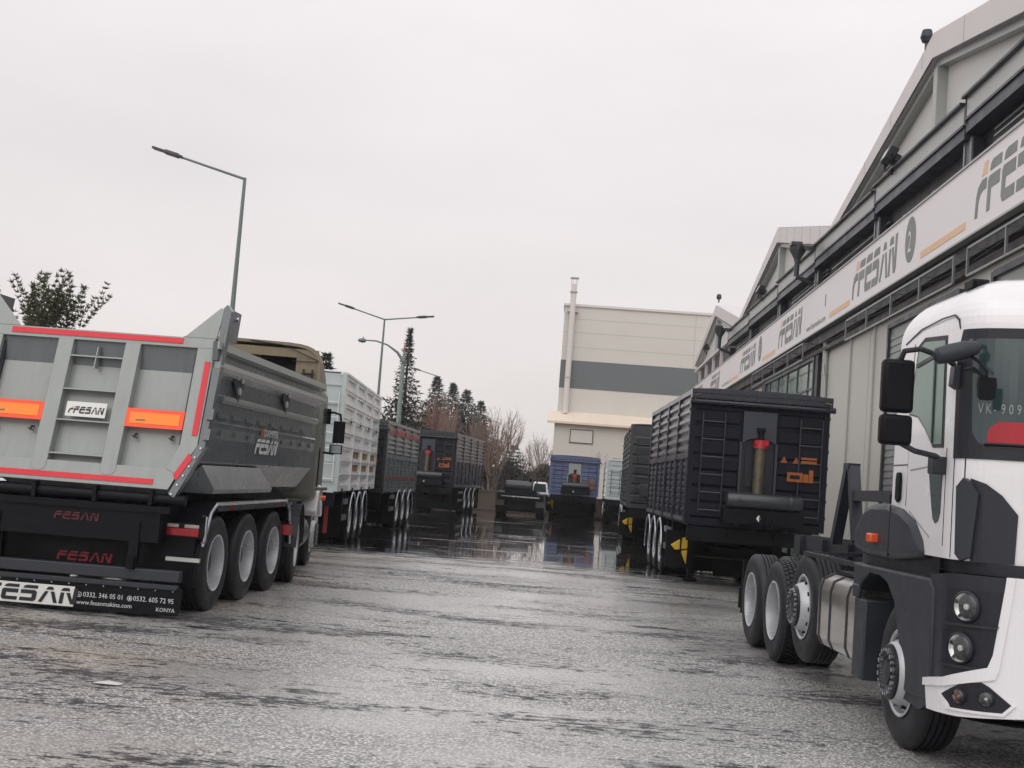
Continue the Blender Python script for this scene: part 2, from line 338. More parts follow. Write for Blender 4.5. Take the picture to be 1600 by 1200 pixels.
# ------------------------------------------------------------------ ridged grain tipper trailers (local: x right, y away from the coupling end, z up)
def grain_trailer(name, label, loc, rz, Ln, W=2.5, z0=1.2, z1=3.62, side='ribs', mats=('navy', 'navyw'), front='cyl', bays=4, axles=None, tank=True, chock=-1, legs=True, red=False, guards='arc', warn=True, detail=1, plate_m='dgutter', header=True):
    t = thing(name, label, 'trailer', (loc[0], loc[1], 0), rz)
    t['group'] = 'tipping semi trailers parked along the yard'
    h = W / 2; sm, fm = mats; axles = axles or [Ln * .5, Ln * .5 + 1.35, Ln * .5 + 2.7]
    zm = z0 + (z1 - z0) * .5
    # side walls
    for sd in (-1, 1):
        mb = MB()
        if sd < 0: mb.T = Matrix.Diagonal((-1, 1, 1, 1))
        if side == 'ribs':
            mb.box(h - .07, h - .04, .02, Ln, z0, z1)
            bw = Ln / bays
            for k in range(bays + 1):
                y = k * bw; y = min(max(y, .05), Ln - .05)
                mb.box(h - .045, h + .012, y - .05, y + .05, z0 - .02, z1 + .01)
            mb.box(h - .045, h + .004, .1, Ln - .1, zm - .05, zm + .06); mb.box(h - .045, h + .01, .1, Ln - .1, z1 - .09, z1); mb.box(h - .045, h + .004, .1, Ln - .1, z0, z0 + .1)
            nr = 6; dz = (z1 - .12 - zm - .08) / nr
            for k in range(bays):
                ya, yb = k * bw + .1, (k + 1) * bw - .1
                for r in range(nr):           # louvre like pressed ribs
                    za = zm + .08 + r * dz
                    mb.add([(h - .042, ya, za), (h - .042, yb, za), (h + .0, yb, za + dz * .25), (h + .0, ya, za + dz * .25), (h - .004, yb, za + dz * .62), (h - .004, ya, za + dz * .62), (h - .042, yb, za + dz * .78), (h - .042, ya, za + dz * .78)],
                           [(0, 1, 2, 3), (3, 2, 4, 5), (5, 4, 6, 7), (0, 3, 5, 7), (1, 6, 4, 2)])
                yc = (ya + yb) / 2
                mb.box(h - .045, h + .002, yc - .035, yc + .035, z0 + .08, zm)
                for q, cols in enumerate(((ya + yc) / 2, (yc + yb) / 2)):
                    n2 = 8
                    for r in range(n2):
                        za = z0 + .16 + r * (zm - z0 - .24) / n2; e = (zm - z0 - .24) / n2 * .34
                        hy = (yc - ya) * .36
                        mb.add([(h - .042, cols - hy, za), (h - .042, cols + hy, za), (h - .042, cols + hy, za + 2.4 * e), (h - .042, cols - hy, za + 2.4 * e), (h + .0, cols - hy * .6, za + e * .6), (h + .0, cols + hy * .6, za + e * .6), (h + .0, cols + hy * .6, za + 1.8 * e), (h + .0, cols - hy * .6, za + 1.8 * e)],
                               [(4, 5, 6, 7), (0, 1, 5, 4), (1, 2, 6, 5), (2, 3, 7, 6), (3, 0, 4, 7)])
            p = part('side_wall', mb, [sm], t)
            lb = MB()
            if sd < 0: lb.T = Matrix.Diagonal((-1, 1, 1, 1))
            for k in range(bays):
                lb.box(h + .006, h + .016, k * bw + .25, (k + 1) * bw - .25, z0 + .02, z0 + .085)
            part('reflector_strip', lb, ['midgrey'], p)
            kb = MB()
            if sd < 0: kb.T = Matrix.Diagonal((-1, 1, 1, 1))
            for k in range(bays + 1):
                y = min(max(k * bw, .05), Ln - .05)
                for r in range(7): kb.box(h + .012, h + .03, y - .022, y + .022, z0 + .22 + r * .3, z0 + .28 + r * .3)
            part('hinge_row', kb, ['dkgrey' if sm == 'navy' else 'midgrey'], p)
            if red:
                rb = MB()
                if sd < 0: rb.T = Matrix.Diagonal((-1, 1, 1, 1))
                for k in range(bays): rb.box(h + .006, h + .012, k * bw + .2, (k + 1) * bw - .2, zm + .66, zm + .8)
                part('reflective_tape', rb, ['redp'], p, label='red tape across the upper ribs')
                rb = MB()
                if sd < 0: rb.T = Matrix.Diagonal((-1, 1, 1, 1))
                for k in range(bays * 2): rb.box(h + .004, h + .010, k * bw / 2 + .15, (k + 1) * bw / 2 - .15, z0 + .36, z0 + .44)
                part('reflective_tape', rb, ['dred'], p, label='dark red tape low on the side')
        else:                                   # cellular side with openings
            th = .11
            bw = (Ln - .2) / bays
            rows = [.07, .12, .22, .28, .22, .28, .22, .28, .24, .26]
            # horizontal rails leave cells between them
            nrw = 8; dz = (z1 - z0 - .1) / nrw; zs = [z0 + .06 + dz * q for q in range(nrw + 1)]
            mb.box(h - .07, h - .05, 0, Ln, z0, z1)
            for k in range(bays + 1):
                y = .1 + k * bw; mb.box(h - .06, h, max(0, y - .2), min(Ln, y + .2), z0, z1)
            for i, z in enumerate(zs):
                mb.box(h - .06, h - .003, .1, Ln - .1, max(z0, z - dz * .24), min(z1, z + dz * .24))
                if 0 < i < nrw: mb.box(h - .003, h + .018, .1, Ln - .1, z - dz * .05, z + dz * .04)
            for y in [bw * q + .1 for q in range(1, bays)]: mb.box(h + .0, h + .025, y - .03, y + .03, z0, z1)
            mb.box(h - .13, h + .02, 0, Ln, z1 - .05, z1)
            p = part('side_wall', mb, [sm], t)
            wb = MB(); kb = MB()
            if sd < 0: wb.T = kb.T = Matrix.Diagonal((-1, 1, 1, 1))
            for k in range(1, bays):
                for q in (1, 2): wb.box(h - .049, h - .04, .1 + k * bw + .19, .1 + (k + 1) * bw - .19, zs[q] + dz * .22, zs[q + 1] - dz * .22)
            for k in range(bays): kb.box(h + .0, h + .012, .1 + (k + .62) * bw, .1 + (k + .62) * bw + .16, zs[5] - .07, zs[5] + .03)
            for k in range(bays): kb.box(h - .05, h + .012, .1 + (k + .3) * bw, .1 + (k + .3) * bw + .2, z0 - .04, z0 + .06)
            part('lining_panel', wb, ['brown'], p, label='bare brown lining seen in the lower openings')
            part('socket_row', kb, ['black'], p)
    # end walls, floor, cover
    mb = MB(); iw = h - .075
    mb.box(-iw, iw, .03, .07, z0, z1 - .02)
    if side == 'ribs':
        for (a, b) in ((-iw, -.36), (.36, iw)):
            nr = 7; dz = (z1 - .32 - z0 - .1) / nr
            for r in range(nr):
                z = z0 + .1 + r * dz
                mb.add([(a, .032, z), (b, .032, z), (b, -.0, z + .04), (a, -.0, z + .04), (b, -.0, z + dz * .8), (a, -.0, z + dz * .8), (b, .032, z + dz * .93), (a, .032, z + dz * .93)],
                       [(0, 1, 2, 3), (3, 2, 4, 5), (5, 4, 6, 7), (0, 3, 5, 7), (1, 6, 4, 2)])
    else:
        for r in range(6): mb.box(-iw, iw, .0, .034, z0 + .2 + r * .4, z0 + .24 + r * .4)
    mb.box(-h + .0, -h + .09, -.02, .06, z0, z1 - .01); mb.box(h - .09, h, -.02, .06, z0, z1 - .01); mb.box(-iw, iw, -.015, .06, z0 - .03, z0 + .1)
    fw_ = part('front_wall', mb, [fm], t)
    mb = MB(); mb.box(-iw, iw, Ln - .05, Ln, z0, z1 - .02)
    for k in range(5): mb.box(-iw + k * (2 * iw - .1) / 4, -iw + .1 + k * (2 * iw - .1) / 4, Ln - .001, Ln + .05, z0, z1 - .03)
    part('rear_door', mb, [fm], t)
    mb = MB(); mb.box(-iw, iw, .05, Ln - .05, z0 - .05, z0 + .03); part('floor', mb, ['black'], t)
    mb = MB()
    for k in range(8):
        a0, a1 = math.pi * k / 8, math.pi * (k + 1) / 8
        x0_, x1_ = -h * math.cos(a0), -h * math.cos(a1); s0_, s1_ = .05 * math.sin(a0), .05 * math.sin(a1)
        mb.add([(x0_, 0, z1 + s0_), (x1_, 0, z1 + s1_), (x1_, Ln, z1 + s1_), (x0_, Ln, z1 + s0_)], [(0, 1, 2, 3)])
    mb.add([(-h * math.cos(math.pi * k / 8), 0, z1 + .05 * math.sin(math.pi * k / 8)) for k in range(9)], [tuple(range(9))])
    part('tarpaulin', mb, ['tarp' if sm != 'pale' else 'pale'], t)
    if header:
        mb = MB(); mb.box(-h - .02, h + .02, -.16, -.022, z1 - .17, z1 + .0); mb.cyl((-h - .04, -.09, z1 - .22), (h + .08, -.09, z1 - .22), .055, n=10); mb.box(-h - .01, h + .01, -.19, -.161, z1 - .07, z1 - .03); mb.box(-h, h, -.18, -.161, z1 - .15, z1 - .12)
        hd = part('header_rail', mb, [sm], t)
        hk = MB()
        for s_ in (-1, 1): hk.tube([(s_ * (h - .12), -.2, z1 - .1), (s_ * (h - .02), -.23, z1 - .13), (s_ * (h - .04), -.22, z1 - .2)], .014, 6)
        part('hook', hk, ['steel'], hd)
    for xs in ((-h + .22, -h + .62), (h - .52, h - .12)):
        mb = MB()
        for x in xs: mb.tube([(x, -.02, z1 - .42), (x, -.06, z1 - .42), (x, -.06, z0 + .2), (x, -.02, z0 + .2)], .013, 6)
        for r in range(6): mb.cyl((xs[0], -.06, z0 + .25 + r * .32), (xs[1], -.06, z0 + .25 + r * .32), .011, n=6)
        part('ladder', mb, ['white' if side == 'cells' else 'dkgrey'], t)
    if front == 'cyl':
        mb = MB(); mb.prism([(-.3, z1 - .92), (-.23, z1 - .86), (0, z1 - .80), (.23, z1 - .86), (.3, z1 - .92), (.3, z1 - .34), (-.3, z1 - .34)], pic_rear(0, -.03, 0), .03); mb.box(-.34, -.3, -.05, .03, z0, z1 - .9); mb.box(.3, .34, -.05, .03, z0, z1 - .9)
        part('mounting_plate', mb, [plate_m], t)
        mb = MB(); mb.box(-.3, .3, .015, .03, z0, z1 - .85); mb.prism([(-.22, z1 - 1.7), (-.24, z1 - 1.05), (-.1, z1 - .86), (.1, z1 - .86), (.24, z1 - 1.05), (.22, z1 - 1.7)], pic_rear(0, -.0, 0), .014); part('cylinder_recess', mb, ['tdark'], t)
        mb = MB(); mb.cyl((0, -.14, z0 + .35), (.02, -.12, z1 - .98), .1, .105, 16); cy = part('hydraulic_cylinder', mb, ['steel'], t)
        mb = MB(); mb.cyl((.02, -.12, z1 - 1.0), (.021, -.12, z1 - .86), .135, .12, 16); mb.bar((-.1, -.2, z1 - .9), (.14, -.2, z1 - .9), .06, .1); part('cylinder_head', mb, ['redp'], cy)
        mb = MB(); mb.cyl((.02, -.12, z1 - .86), (.02, -.12, z1 - .66), .05, .045, 10); mb.box(-.05, .09, -.16, -.05, z1 - .7, z1 - .63); part('clevis', mb, ['black'], cy)
    if tank:
        mb = MB(); zt = z0 + .47
        pr = [(0, -.68), (.08, -.68), (.125, -.66), (.14, -.62), (.14, .62), (.125, .66), (.08, .68), (0, .68)]
        mb.lathe([(r, x) for r, x in pr], Matrix.Translation((.1, -.36, zt)), 20)
        for x in (-.35, .55): mb.lathe([(.141, x - .02), (.15, x - .02), (.15, x + .02), (.141, x + .02)], Matrix.Translation((0, -.36, zt)), 20)
        part('air_tank', mb, ['dkgrey'], t)
        mb = MB(); mb.box(-.62, .8, -.42, -.02, zt - .42, zt - .16)
        for k in range(7): mb.cyl((-.5 + k * .17, -.44, zt - .25), (-.5 + k * .17, -.41, zt - .25), .03, n=8)
        for k in range(4): mb.tube([(-.1 + k * .12, -.44, zt - .25), (-.1 + k * .12, -.52, zt - .4), (-.05 + k * .1, -.45, zt - .62)], .014, 6)
        part('valve_block', mb, ['black'], t)
        mb = MB(); mb.prism([(0, -.06), (.045, 0), (0, .06), (-.045, 0)], pic_rear(.0, -.45, zt - .3), .01); part('hazard_diamond', mb, ['white'], t)
    if warn:
        mb = MB(); fy = -.075; 
        for x in (h - .78, h - .56): mb.prism([(-.065, 0), (.065, 0), (0, .12)], pic_rear(x, fy + .06, z1 - 1.22), .006)
        mb.box(h - .48, h - .2, fy, fy + .006, z1 - 1.21, z1 - 1.16); mb.box(h - .48, h - .2, fy, fy + .006, z1 - 1.14, z1 - 1.10)
        mb.box(h - .72, h - .44, fy, fy + .006, z1 - 1.55, z1 - 1.38, 0); mb.box(h - .43, h - .34, fy, fy + .006, z1 - 1.55, z1 - 1.4); mb.box(h - .33, h - .25, fy, fy + .006, z1 - 1.55, z1 - 1.32)
        mb.box(h - .67, h - .49, fy - .003, fy, z1 - 1.5, z1 - 1.43, 1)
        part('warning_sticker', mb, ['warn', fm], t)
    # running gear
    mb = MB()
    for s_ in (-1, 1):
        mb.prism([(-0.1, z0 - .06), (Ln, z0 - .06), (Ln, z0 - .4), (2.2, z0 - .45), (1.7, z0 - .22), (-.1, z0 - .22)], pic_right(s_ * .42 - .05, 0, 0), .1)
    for y in (.3, 1.3, 2.6, Ln - .3): mb.box(-.42, .42, y - .06, y + .06, z0 - .3, z0 - .14)
    mb.box(-.5, .5, .5, 1.5, z0 - .25, z0 - .2); mb.cyl((0, .95, z0 - .36), (0, .95, z0 - .2), .05, n=10)
    for y in axles: mb.cyl((-h + .2, y, RT), (h - .2, y, RT), .07, n=10); mb.bar((.5, y - .5, .75), (.5, y, .55), .09, .1); mb.bar((-.5, y - .5, .75), (-.5, y, .55), .09, .1)
    mb.box(-h + .05, h - .05, -.02, .03, z0 - .32, z0 - .06)
    mb.box(-.42, .42, 1.8, Ln - .2, .62, .72)
    mb.box(-h + .1, h - .1, Ln - .15, Ln - .05, .45, .6); mb.box(-h + .15, h - .15, Ln - .2, Ln - .16, .9, 1.1)
    mb.box(-h + .1, h - .1, Ln - .3, Ln - .28, .14, z0 - .08); mb.box(-h + .15, h - .15, axles[0] - .85, axles[0] - .83, .14, z0 - .08); mb.box(-.3, h - .2, 2.6, 2.64, .12, z0 - .08)  # dark cross sheets added to block the bright view under the body
    part('chassis', mb, ['black'], t)
    for y in axles:
        for s_ in (-1, 1):
            wheel(t, s_ * (h - .03), y, RT, s_)
            if guards == 'arc':
                g = MB(); n = 14; r0 = .60
                for k in range(n):
                    a0, a1 = math.pi * (-.08 + 1.16 * k / n), math.pi * (-.08 + 1.16 * (k + 1) / n)
                    def pt(r, a, x): return (x, y + r * math.cos(a), RT + r * math.sin(a))
                    x0_, x1_ = s_ * (h + .01), s_ * (h - .42)
                    g.add([pt(r0, a0, x0_), pt(r0, a1, x0_), pt(r0, a1, x1_), pt(r0, a0, x1_), pt(r0 + .02, a0, x0_), pt(r0 + .02, a1, x0_), pt(r0 + .02, a1, x1_), pt(r0 + .02, a0, x1_)], [(0, 1, 2, 3), (7, 6, 5, 4), (4, 5, 1, 0), (3, 2, 6, 7)])
                go = part('mudguard', g, ['black'], t)
                g = MB(); g.tube([(s_ * (h + .012), y + (r0 + .01) * math.cos(math.pi * (-.08 + 1.16 * k / 20)), RT + (r0 + .01) * math.sin(math.pi * (-.08 + 1.16 * k / 20))) for k in range(21)], .026, 8)
                part('edge_trim', g, ['chrome'], go)
    if legs:
        for s_ in (-1, 1):
            mb = MB(); mb.box(s_ * (h - .42) - .06, s_ * (h - .42) + .06, 2.05, 2.19, .45, z0 - .1); mb.box(s_ * (h - .42) - .045, s_ * (h - .42) + .045, 2.07, 2.17, .06, .46); mb.box(s_ * (h - .42) - .13, s_ * (h - .42) + .13, 1.98, 2.26, .0, .06)
            part('landing_leg', mb, ['black'], t)
        mb = MB(); mb.cyl((-h + .4, 2.12, .5), (h - .4, 2.12, .5), .02, n=6); mb.tube([(-h + .34, 2.12, .9), (-h + .2, 2.12, .9), (-h + .2, 2.12, .62)], .015, 6); part('crank', mb, ['steel'], t)
    for s_ in (-1, 1):                           # side guard with pale bars
        mb = MB(); y0_, y1_ = max(1.55, axles[0] - 1.9), axles[0] - .7
        if y1_ - y0_ > .3:
            for z in (.55, .9): mb.box(s_ * (h - .02), s_ * (h - .06), y0_, y1_, z, z + .12, 1)
            for y in (y0_ + .05, y1_ - .15): mb.box(s_ * (h - .065), s_ * (h - .1), y, y + .08, .5, z0 - .05, 0)
            part('side_guard', mb, ['black', 'midgrey'], t)
    if chock:
        mb = MB(); x = chock * (h - .1)
        T = TX((x, 1.35, .62), (0, 1, 0), (0, 0, 1))
        X0 = x - .16
        mb.prism([(0, .12), (.2, .26), (.31, .29), (.31, .07), (.08, .03)], pic_rear(X0, 1.28, .6), -.16)
        mb.prism([(.19, .02), (.31, .05), (.30, -.22)], pic_rear(X0, 1.28, .6), -.16)
        ck = part('wheel_chock', mb, ['yellow'], t, bevel=.012)
        mb = MB(); mb.box(x - .25, x + .25, 1.42, 1.47, .3, z0 - .2); mb.box(x + .0, x + .03, 1.27, 1.44, .6, .88); part('chock_holder', mb, ['black'], t)
    return t
tR1 = grain_trailer('tipper_trailer', 'large dark navy tipping trailer behind the white truck, its ribbed front wall facing out', (3.3, 22.25), 1.6, 7.75, axles=[4.25, 5.55, 6.85])
mb = MB(); mb.cyl((-1.0, 3.0, .72), (-1.0, 3.55, .72), .19, n=16); part('side_tank', mb, ['dkgrey'], tR1)
tR2 = grain_trailer('tipper_trailer', 'dark grey tipping trailer directly behind the large navy one on the right', (2.86, 36), -1.0, 8.6, mats=('dkgrey', 'dkgrey'), front='plain', tank=False, warn=False, header=False, axles=[4.6, 5.9, 7.2])
mb = MB(); mb.box(-.9, -.3, -.1, -.02, 1.5, 1.9); mb.box(-.86, -.34, -.12, -.1, 1.54, 1.86); part('tool_box', mb, ['dkgrey'], tR2, bevel=.015)
tR3 = grain_trailer('tipper_trailer', 'small pale grey tipping trailer between the blue trailer and the dark grey one', (2.76, 56), -.6, 8, z1=2.95, mats=('pale', 'palew'), front='plain', tank=False, warn=False, header=False, chock=0)
tB = grain_trailer('tipper_trailer', 'blue tipping trailer with a red capped cylinder at the far end', (.05, 60), 0, 8, W=2.42, z1=3.08, mats=('blue', 'blue'), plate_m='shutter')
tL3 = grain_trailer('tipper_trailer', 'dark navy tipping trailer farthest along the left row, angled with its front wall showing', (-6.48, 53.7), -4.0, 8.6, mats=('navy', 'navyw'), z1=3.58, chock=0, axles=[3.6, 4.95, 6.3])
tL2 = grain_trailer('tipper_trailer', 'grey tipping trailer with red tape on its ribbed side, in the left row', (-6.47, 33.6), -.3, 6.6, z1=3.1, z0=1.1, mats=('midgrey', 'dkgrey'), red=True, chock=0, axles=[3.0, 4.2, 5.4])
tL1 = grain_trailer('tipper_trailer', 'tall pale grey tipping trailer with brown openings low on its side', (-6.1, 25.0), 3.8, 7.9, z1=3.68, mats=('pale', 'palew'), side='cells', front='plain', tank=False, warn=False, header=False, chock=0, axles=[2.9, 4.2, 5.5])
mb = MB(); mb.box(-.4, -.34, 2.3, 2.5, .3, 1.15); mb.box(.95, 1.0, .5, .8, .3, 1.15); part('lamp_bracket', mb, ['dred'], tL1)

# ------------------------------------------------------------------ bare trailer chassis at the far end
t = thing('trailer_chassis', 'bare black trailer chassis with a round air tank, left of the blue trailer', 'chassis', (-2.42, 57.5, 0), 0)
mb = MB()
for s_ in (-1, 1): mb.box(s_ * .45 - .06, s_ * .45 + .06, 0, 8, .85, 1.2)
for y in (0, .8, 2.4, 4, 6, 7.9): mb.box(-.7, .7, y, y + .1, .9, 1.15)
mb.box(-1.1, 1.1, -.05, .1, .78, 1.08); mb.box(-.75, .75, -.1, .3, 1.05, 1.3)
mb.box(-.8, .8, 4.2, 4.24, .15, 1.0); mb.box(-.72, .72, .3, .34, .35, 1.0)  # dark cross sheets added so the underside looks shaded
part('frame', mb, ['black'], t)
mb = MB(); mb.lathe([(0, -.66), (.17, -.66), (.22, -.6), (.22, .6), (.17, .66), (0, .66)], Matrix.Translation((-.1, .1, 1.48)), 18); part('air_tank', mb, ['dkgrey'], t)
mb = MB(); mb.cyl((.42, .1, 1.5), (.42, .1, 1.85), .06, n=8); part('breather', mb, ['black'], t)
for y in (.7, 2.0, 3.3):
    for s_ in (-1, 1): wheel(t, s_ * 1.15, y, RT, s_)
for s_ in (-1, 1):
    mb = MB(); mb.box(s_ * .75, s_ * 1.17, .05, 4, 1.1, 1.14); mb.box(s_ * .75, s_ * 1.17, .0, .05, .5, 1.14); part('mudguard', mb, ['dkgrey'], t)
mb = MB(); mb.box(-.9, .9, -.12, -.06, .92, .98); part('light_bar', mb, ['chrome'], t)

# ------------------------------------------------------------------ grey half pipe tipper (rear towards the camera)
t = thing('dump_trailer', 'nearest grey dump trailer, red tape and orange plates on its tailgate', 'dump trailer', (-5.27, 12.58, 0), 0)
t['group'] = 'tipping semi trailers parked along the yard'
tip = t; HB = 1.3; TL = 6.05
SH = Matrix(((1, 0, 0, 0), (0, 1, .27, -.27 * 1.35), (0, 0, 1, 0), (0, 0, 0, 1)))   # tailgate leans forward
G = MB(); G.T = SH; PR = pic_rear(0, 0, 0)
outl = [(-1.05, 1.34), (1.05, 1.34), (1.28, 1.82), (1.28, 3.0), (1.31, 3.34), (1.27, 3.36), (.92, 3.03), (-.92, 3.03), (-1.27, 3.36), (-1.31, 3.34), (-1.28, 3.0), (-1.28, 1.82)]
G.prism([(-1.2, 1.45), (1.2, 1.45), (1.2, 2.95), (-1.2, 2.95)], pic_rear(0, .12, 0), -.05)      # recessed sheet
G.box(-1.27, 1.27, 0, .17, 2.885, 3.0)                                     # top frame
G.prism([(.92, 3.0), (1.28, 3.0), (1.31, 3.34), (1.27, 3.36)], PR, -.03); G.prism([(-.92, 3.0), (-1.28, 3.0), (-1.31, 3.34), (-1.27, 3.36)], PR, -.03)
G.prism([(-1.05, 1.34), (1.05, 1.34), (1.12, 1.5), (.98, 1.56), (-.98, 1.56), (-1.12, 1.5)], PR, -.17)
for s_ in (-1, 1):
    G.prism([(s_ * 1.12, 1.5), (s_ * 1.28, 1.82), (s_ * 1.28, 2.887), (s_ * 1.09, 2.887), (s_ * 1.09, 1.82), (s_ * .98, 1.56)], PR, -.17)
for s_ in (-1, 1):
    x = s_ * .375
    G.prism([(x - .085, 1.5), (x - .06, 1.455), (x, 1.44), (x + .06, 1.455), (x + .085, 1.5), (x + .085, 2.89), (x - .085, 2.89)], pic_rear(0, -.004, 0), -.155)
tg = part('tailgate', G, ['tgrey'], t, bevel=.006)
G = MB(); G.T = SH
for a, b in ((-1.07, -.465), (-.285, .285), (.465, 1.07)): G.box(a, b, .115, .119, 2.72, 2.884)
for s_ in (-1, 1):
    G.box(s_ * 1.088, s_ * 1.06, .06, .119, 1.82, 2.884)
part('recess_shade_band', G, ['tdark'], tg)  # dark strips paint the shade at the edges of the recessed panels
G = MB(); G.T = SH
for z in (2.33, 1.99, 1.63): G.box(-.29, .29, .0, .11, z, z + .014)
G.box(-.29, .29, -.0, .11, 2.70, 2.715); G.box(-.012, 0.0, .0, .1, 2.58, 2.82)
part('ladder_rungs', G, ['tgrey'], tg)
G = MB(); G.T = SH
G.box(-1.0, .92, -.01, -.0045, 2.925, 2.985)
G.box(-1.0, .88, -.01, -.001, 1.385, 1.44)
for s_ in (-1, 1):
    G.box(s_ * 1.2, s_ * 1.262, -.01, -.001, 1.93, 2.74)
    G.prism([(s_ * 1.08, 1.50), (s_ * 1.12, 1.44), (s_ * 1.25, 1.68), (s_ * 1.21, 1.74)], PR, .01)
part('reflective_tape', G, ['red'], tg)
for s_ in (-1, 1):
    G = MB(); G.T = SH; c = s_ * .77
    G.box(c - .315, c + .315, -.006, .006, 1.975, 2.175); op = part('marker_plate', G, ['orangered'], tg)
    G = MB(); G.T = SH; G.box(c - .27, c + .27, -.010, -.0062, 2.015, 2.135); G.bar((c - .2, -.0115, 2.05), (c - .1, -.0115, 2.055), .002, .014, 1); part('plate_centre', G, ['orange', 'steel'], op)
    for dx in (-.2, .2):
        G = MB(); G.T = SH; G.tube([(c + dx, .115, 1.9), (c + dx, .06, 1.9), (c + dx, .05, 1.86)], .012, 6); G.bar((c + dx - .03, .06, 1.88), (c + dx + .03, .06, 1.86), .015, .015); part('tie_hook', G, ['tdark'], tg)
G = MB(); G.T = SH; G.box(-.22, .22, .02, .03, 2.04, 2.2); lp = part('logo_plate', G, ['white'], tg)
G = MB(); G.T = SH; T_ = pic_rear(-.19, .019, 2.075); fesan(G, T_, .075, 0, .003, 1, .88); part('lettering', G, ['letter', 'peach'], lp)
# corner posts
for s_ in (-1, 1):
    G = MB(); G.T = SH
    G.prism([(s_ * 1.29, 1.84), (s_ * 1.36, 1.82), (s_ * 1.39, 3.33), (s_ * 1.335, 3.4), (s_ * 1.30, 3.36)], PR, -.12)
    G.prism([(s_ * 1.06, 1.3), (s_ * 1.13, 1.26), (s_ * 1.36, 1.82), (s_ * 1.29, 1.84)], PR, -.12)
    G.box(s_ * 1.36, s_ * 1.30, .14, .5, 3.0, 3.36)
    for z in (2.2, 1.98): G.box(s_ * 1.33, s_ * 1.40, -.03, .06, z - .09, z + .03)
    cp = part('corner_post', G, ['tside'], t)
    G = MB(); G.T = SH
    for i in range(6): x = s_ * (1.1 + .045 * i); z = 1.3 + .1 * i; G.cyl((x, -.02, z), (x, .0, z), .011, n=6)
    G.cyl((s_ * 1.4, .3, 3.27), (s_ * 1.35, .3, 3.27), .03, n=8)
    part('bolt_row', G, ['chrome'], cp)
# body shell: section outline of the right side, swept along y
sec = [(1.20, 2.97), (1.34, 2.97), (1.34, 2.86), (1.28, 2.84), (1.28, 2.76), (1.35, 2.74), (1.36, 2.68), (1.27, 2.60), (1.26, 2.42), (1.29, 2.40), (1.285, 2.36), (1.25, 2.34), (1.245, 2.12), (1.265, 2.10), (1.25, 2.04), (1.26, 1.92), (1.22, 1.66), (1.02, 1.36), (.80, 1.24)]
G = MB()
def sweep(G, sec, stations, mat=0):
    n = len(sec)
    for i in range(len(stations) - 1):
        (ya, fa), (yb, fb) = stations[i], stations[i + 1]
        A = [(x * fa[0], ya, fa[1](z)) for x, z in sec]; B = [(x * fb[0], yb, fb[1](z)) for x, z in sec]
        for k in range(n - 1): G.add([A[k], A[k + 1], B[k + 1], B[k]], [(0, 1, 2, 3)], mat)
idz = lambda z: z
full = sec + [(-x, z) for x, z in reversed(sec)]
sweep(G, full[0:len(sec)], [(.45, (1, idz)), (TL, (1, idz))]); sweep(G, full[len(sec):], [(.45, (1, idz)), (TL, (1, idz))])
G.add([(x, .46, z) for x, z in full], [tuple(range(len(full)))]); G.add([(x, TL, z) for x, z in full], [tuple(range(len(full) - 1, -1, -1))])
G.add([(-.8, .46, 1.24), (.8, .46, 1.24), (.8, TL, 1.24), (-.8, TL, 1.24)], [(0, 1, 2, 3)])
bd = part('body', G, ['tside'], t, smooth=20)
for s_ in (-1, 1):
    G = MB(); G.box(s_ * 1.343, s_ * 1.36, .3, TL, 2.885, 2.965); part('top_rail', G, ['gutter'], bd)
    G = MB(); G.prism([(s_ * 1.30, 2.755), (s_ * 1.375, 2.75), (s_ * 1.38, 2.70), (s_ * 1.34, 2.66), (s_ * 1.28, 2.66)], TX((0, TL + .01, 0), (1, 0, 0), (0, 0, 1)), TL - .35); part('top_rail', G, ['tgrey'], bd)
    G = MB(); G.prism([(s_ * 1.27, 2.42), (s_ * 1.31, 2.40), (s_ * 1.305, 2.36), (s_ * 1.26, 2.33)], TX((0, TL - .1, 0), (1, 0, 0), (0, 0, 1)), TL - 1.0); part('side_rib', G, ['tgrey'], bd)
    G = MB(); G.box(s_ * 1.28, s_ * 1.31, .36, .52, 1.75, 2.75); G.box(s_ * 1.28, s_ * 1.34, .34, .62, 2.76, 2.97); part('rear_pillar', G, ['tside'], bd)
    for y0_ in (1.2, 3.55):
        G = MB(); Tm = (pic_right if s_ > 0 else pic_left)(s_ * 1.29, y0_ + .2, 2.62)
        G.prism([(-.22, .13), (.22, .13), (.22, -.02), (0, -.26), (-.22, -.02)], Tm, .02, 0)
        for a, b in ((-.1, .05), (.1, .02), (0, -.12)): disc(G, Tm @ Matrix.Translation((a, b, .02)), .045, 12, 1, .02)
        part('lamp_plate', G, ['tdark', 'rim'], bd)
    G = MB()
    for k in range(9): G.cyl((s_ * 1.24, .95 + k * .58, 2.0), (s_ * 1.285, .95 + k * .58, 2.0), .035, n=8)
    for k in range(8): G.box(s_ * 1.25, s_ * 1.275, .8 + k * .6, 1.2 + k * .6, 2.16, 2.21)
    part('bolt_row', G, ['tside'], bd)
G = MB(); TT = TX((1.264, 2.5, 1.80), (0, 1, 0), Vector((.1, 0, 1)).normalized()); fesan(G, TT, .19, 0, .004, None, 1.15)
text(G, TX((1.275, 2.85, 2.03), (0, 1, 0), (0, 0, 1)), 'DAMPER', .13, 0, .004, 1.5)
part('lettering', G, ['wletter'], bd)
G = MB(); G.prism([(0, 0), (.12, 0), (.12, .12), (.03, .1)], TX((1.278, 2.68, 2.02), (0, 1, 0), (0, 0, 1)), .006); part('logo_mark', G, ['warn'], bd)
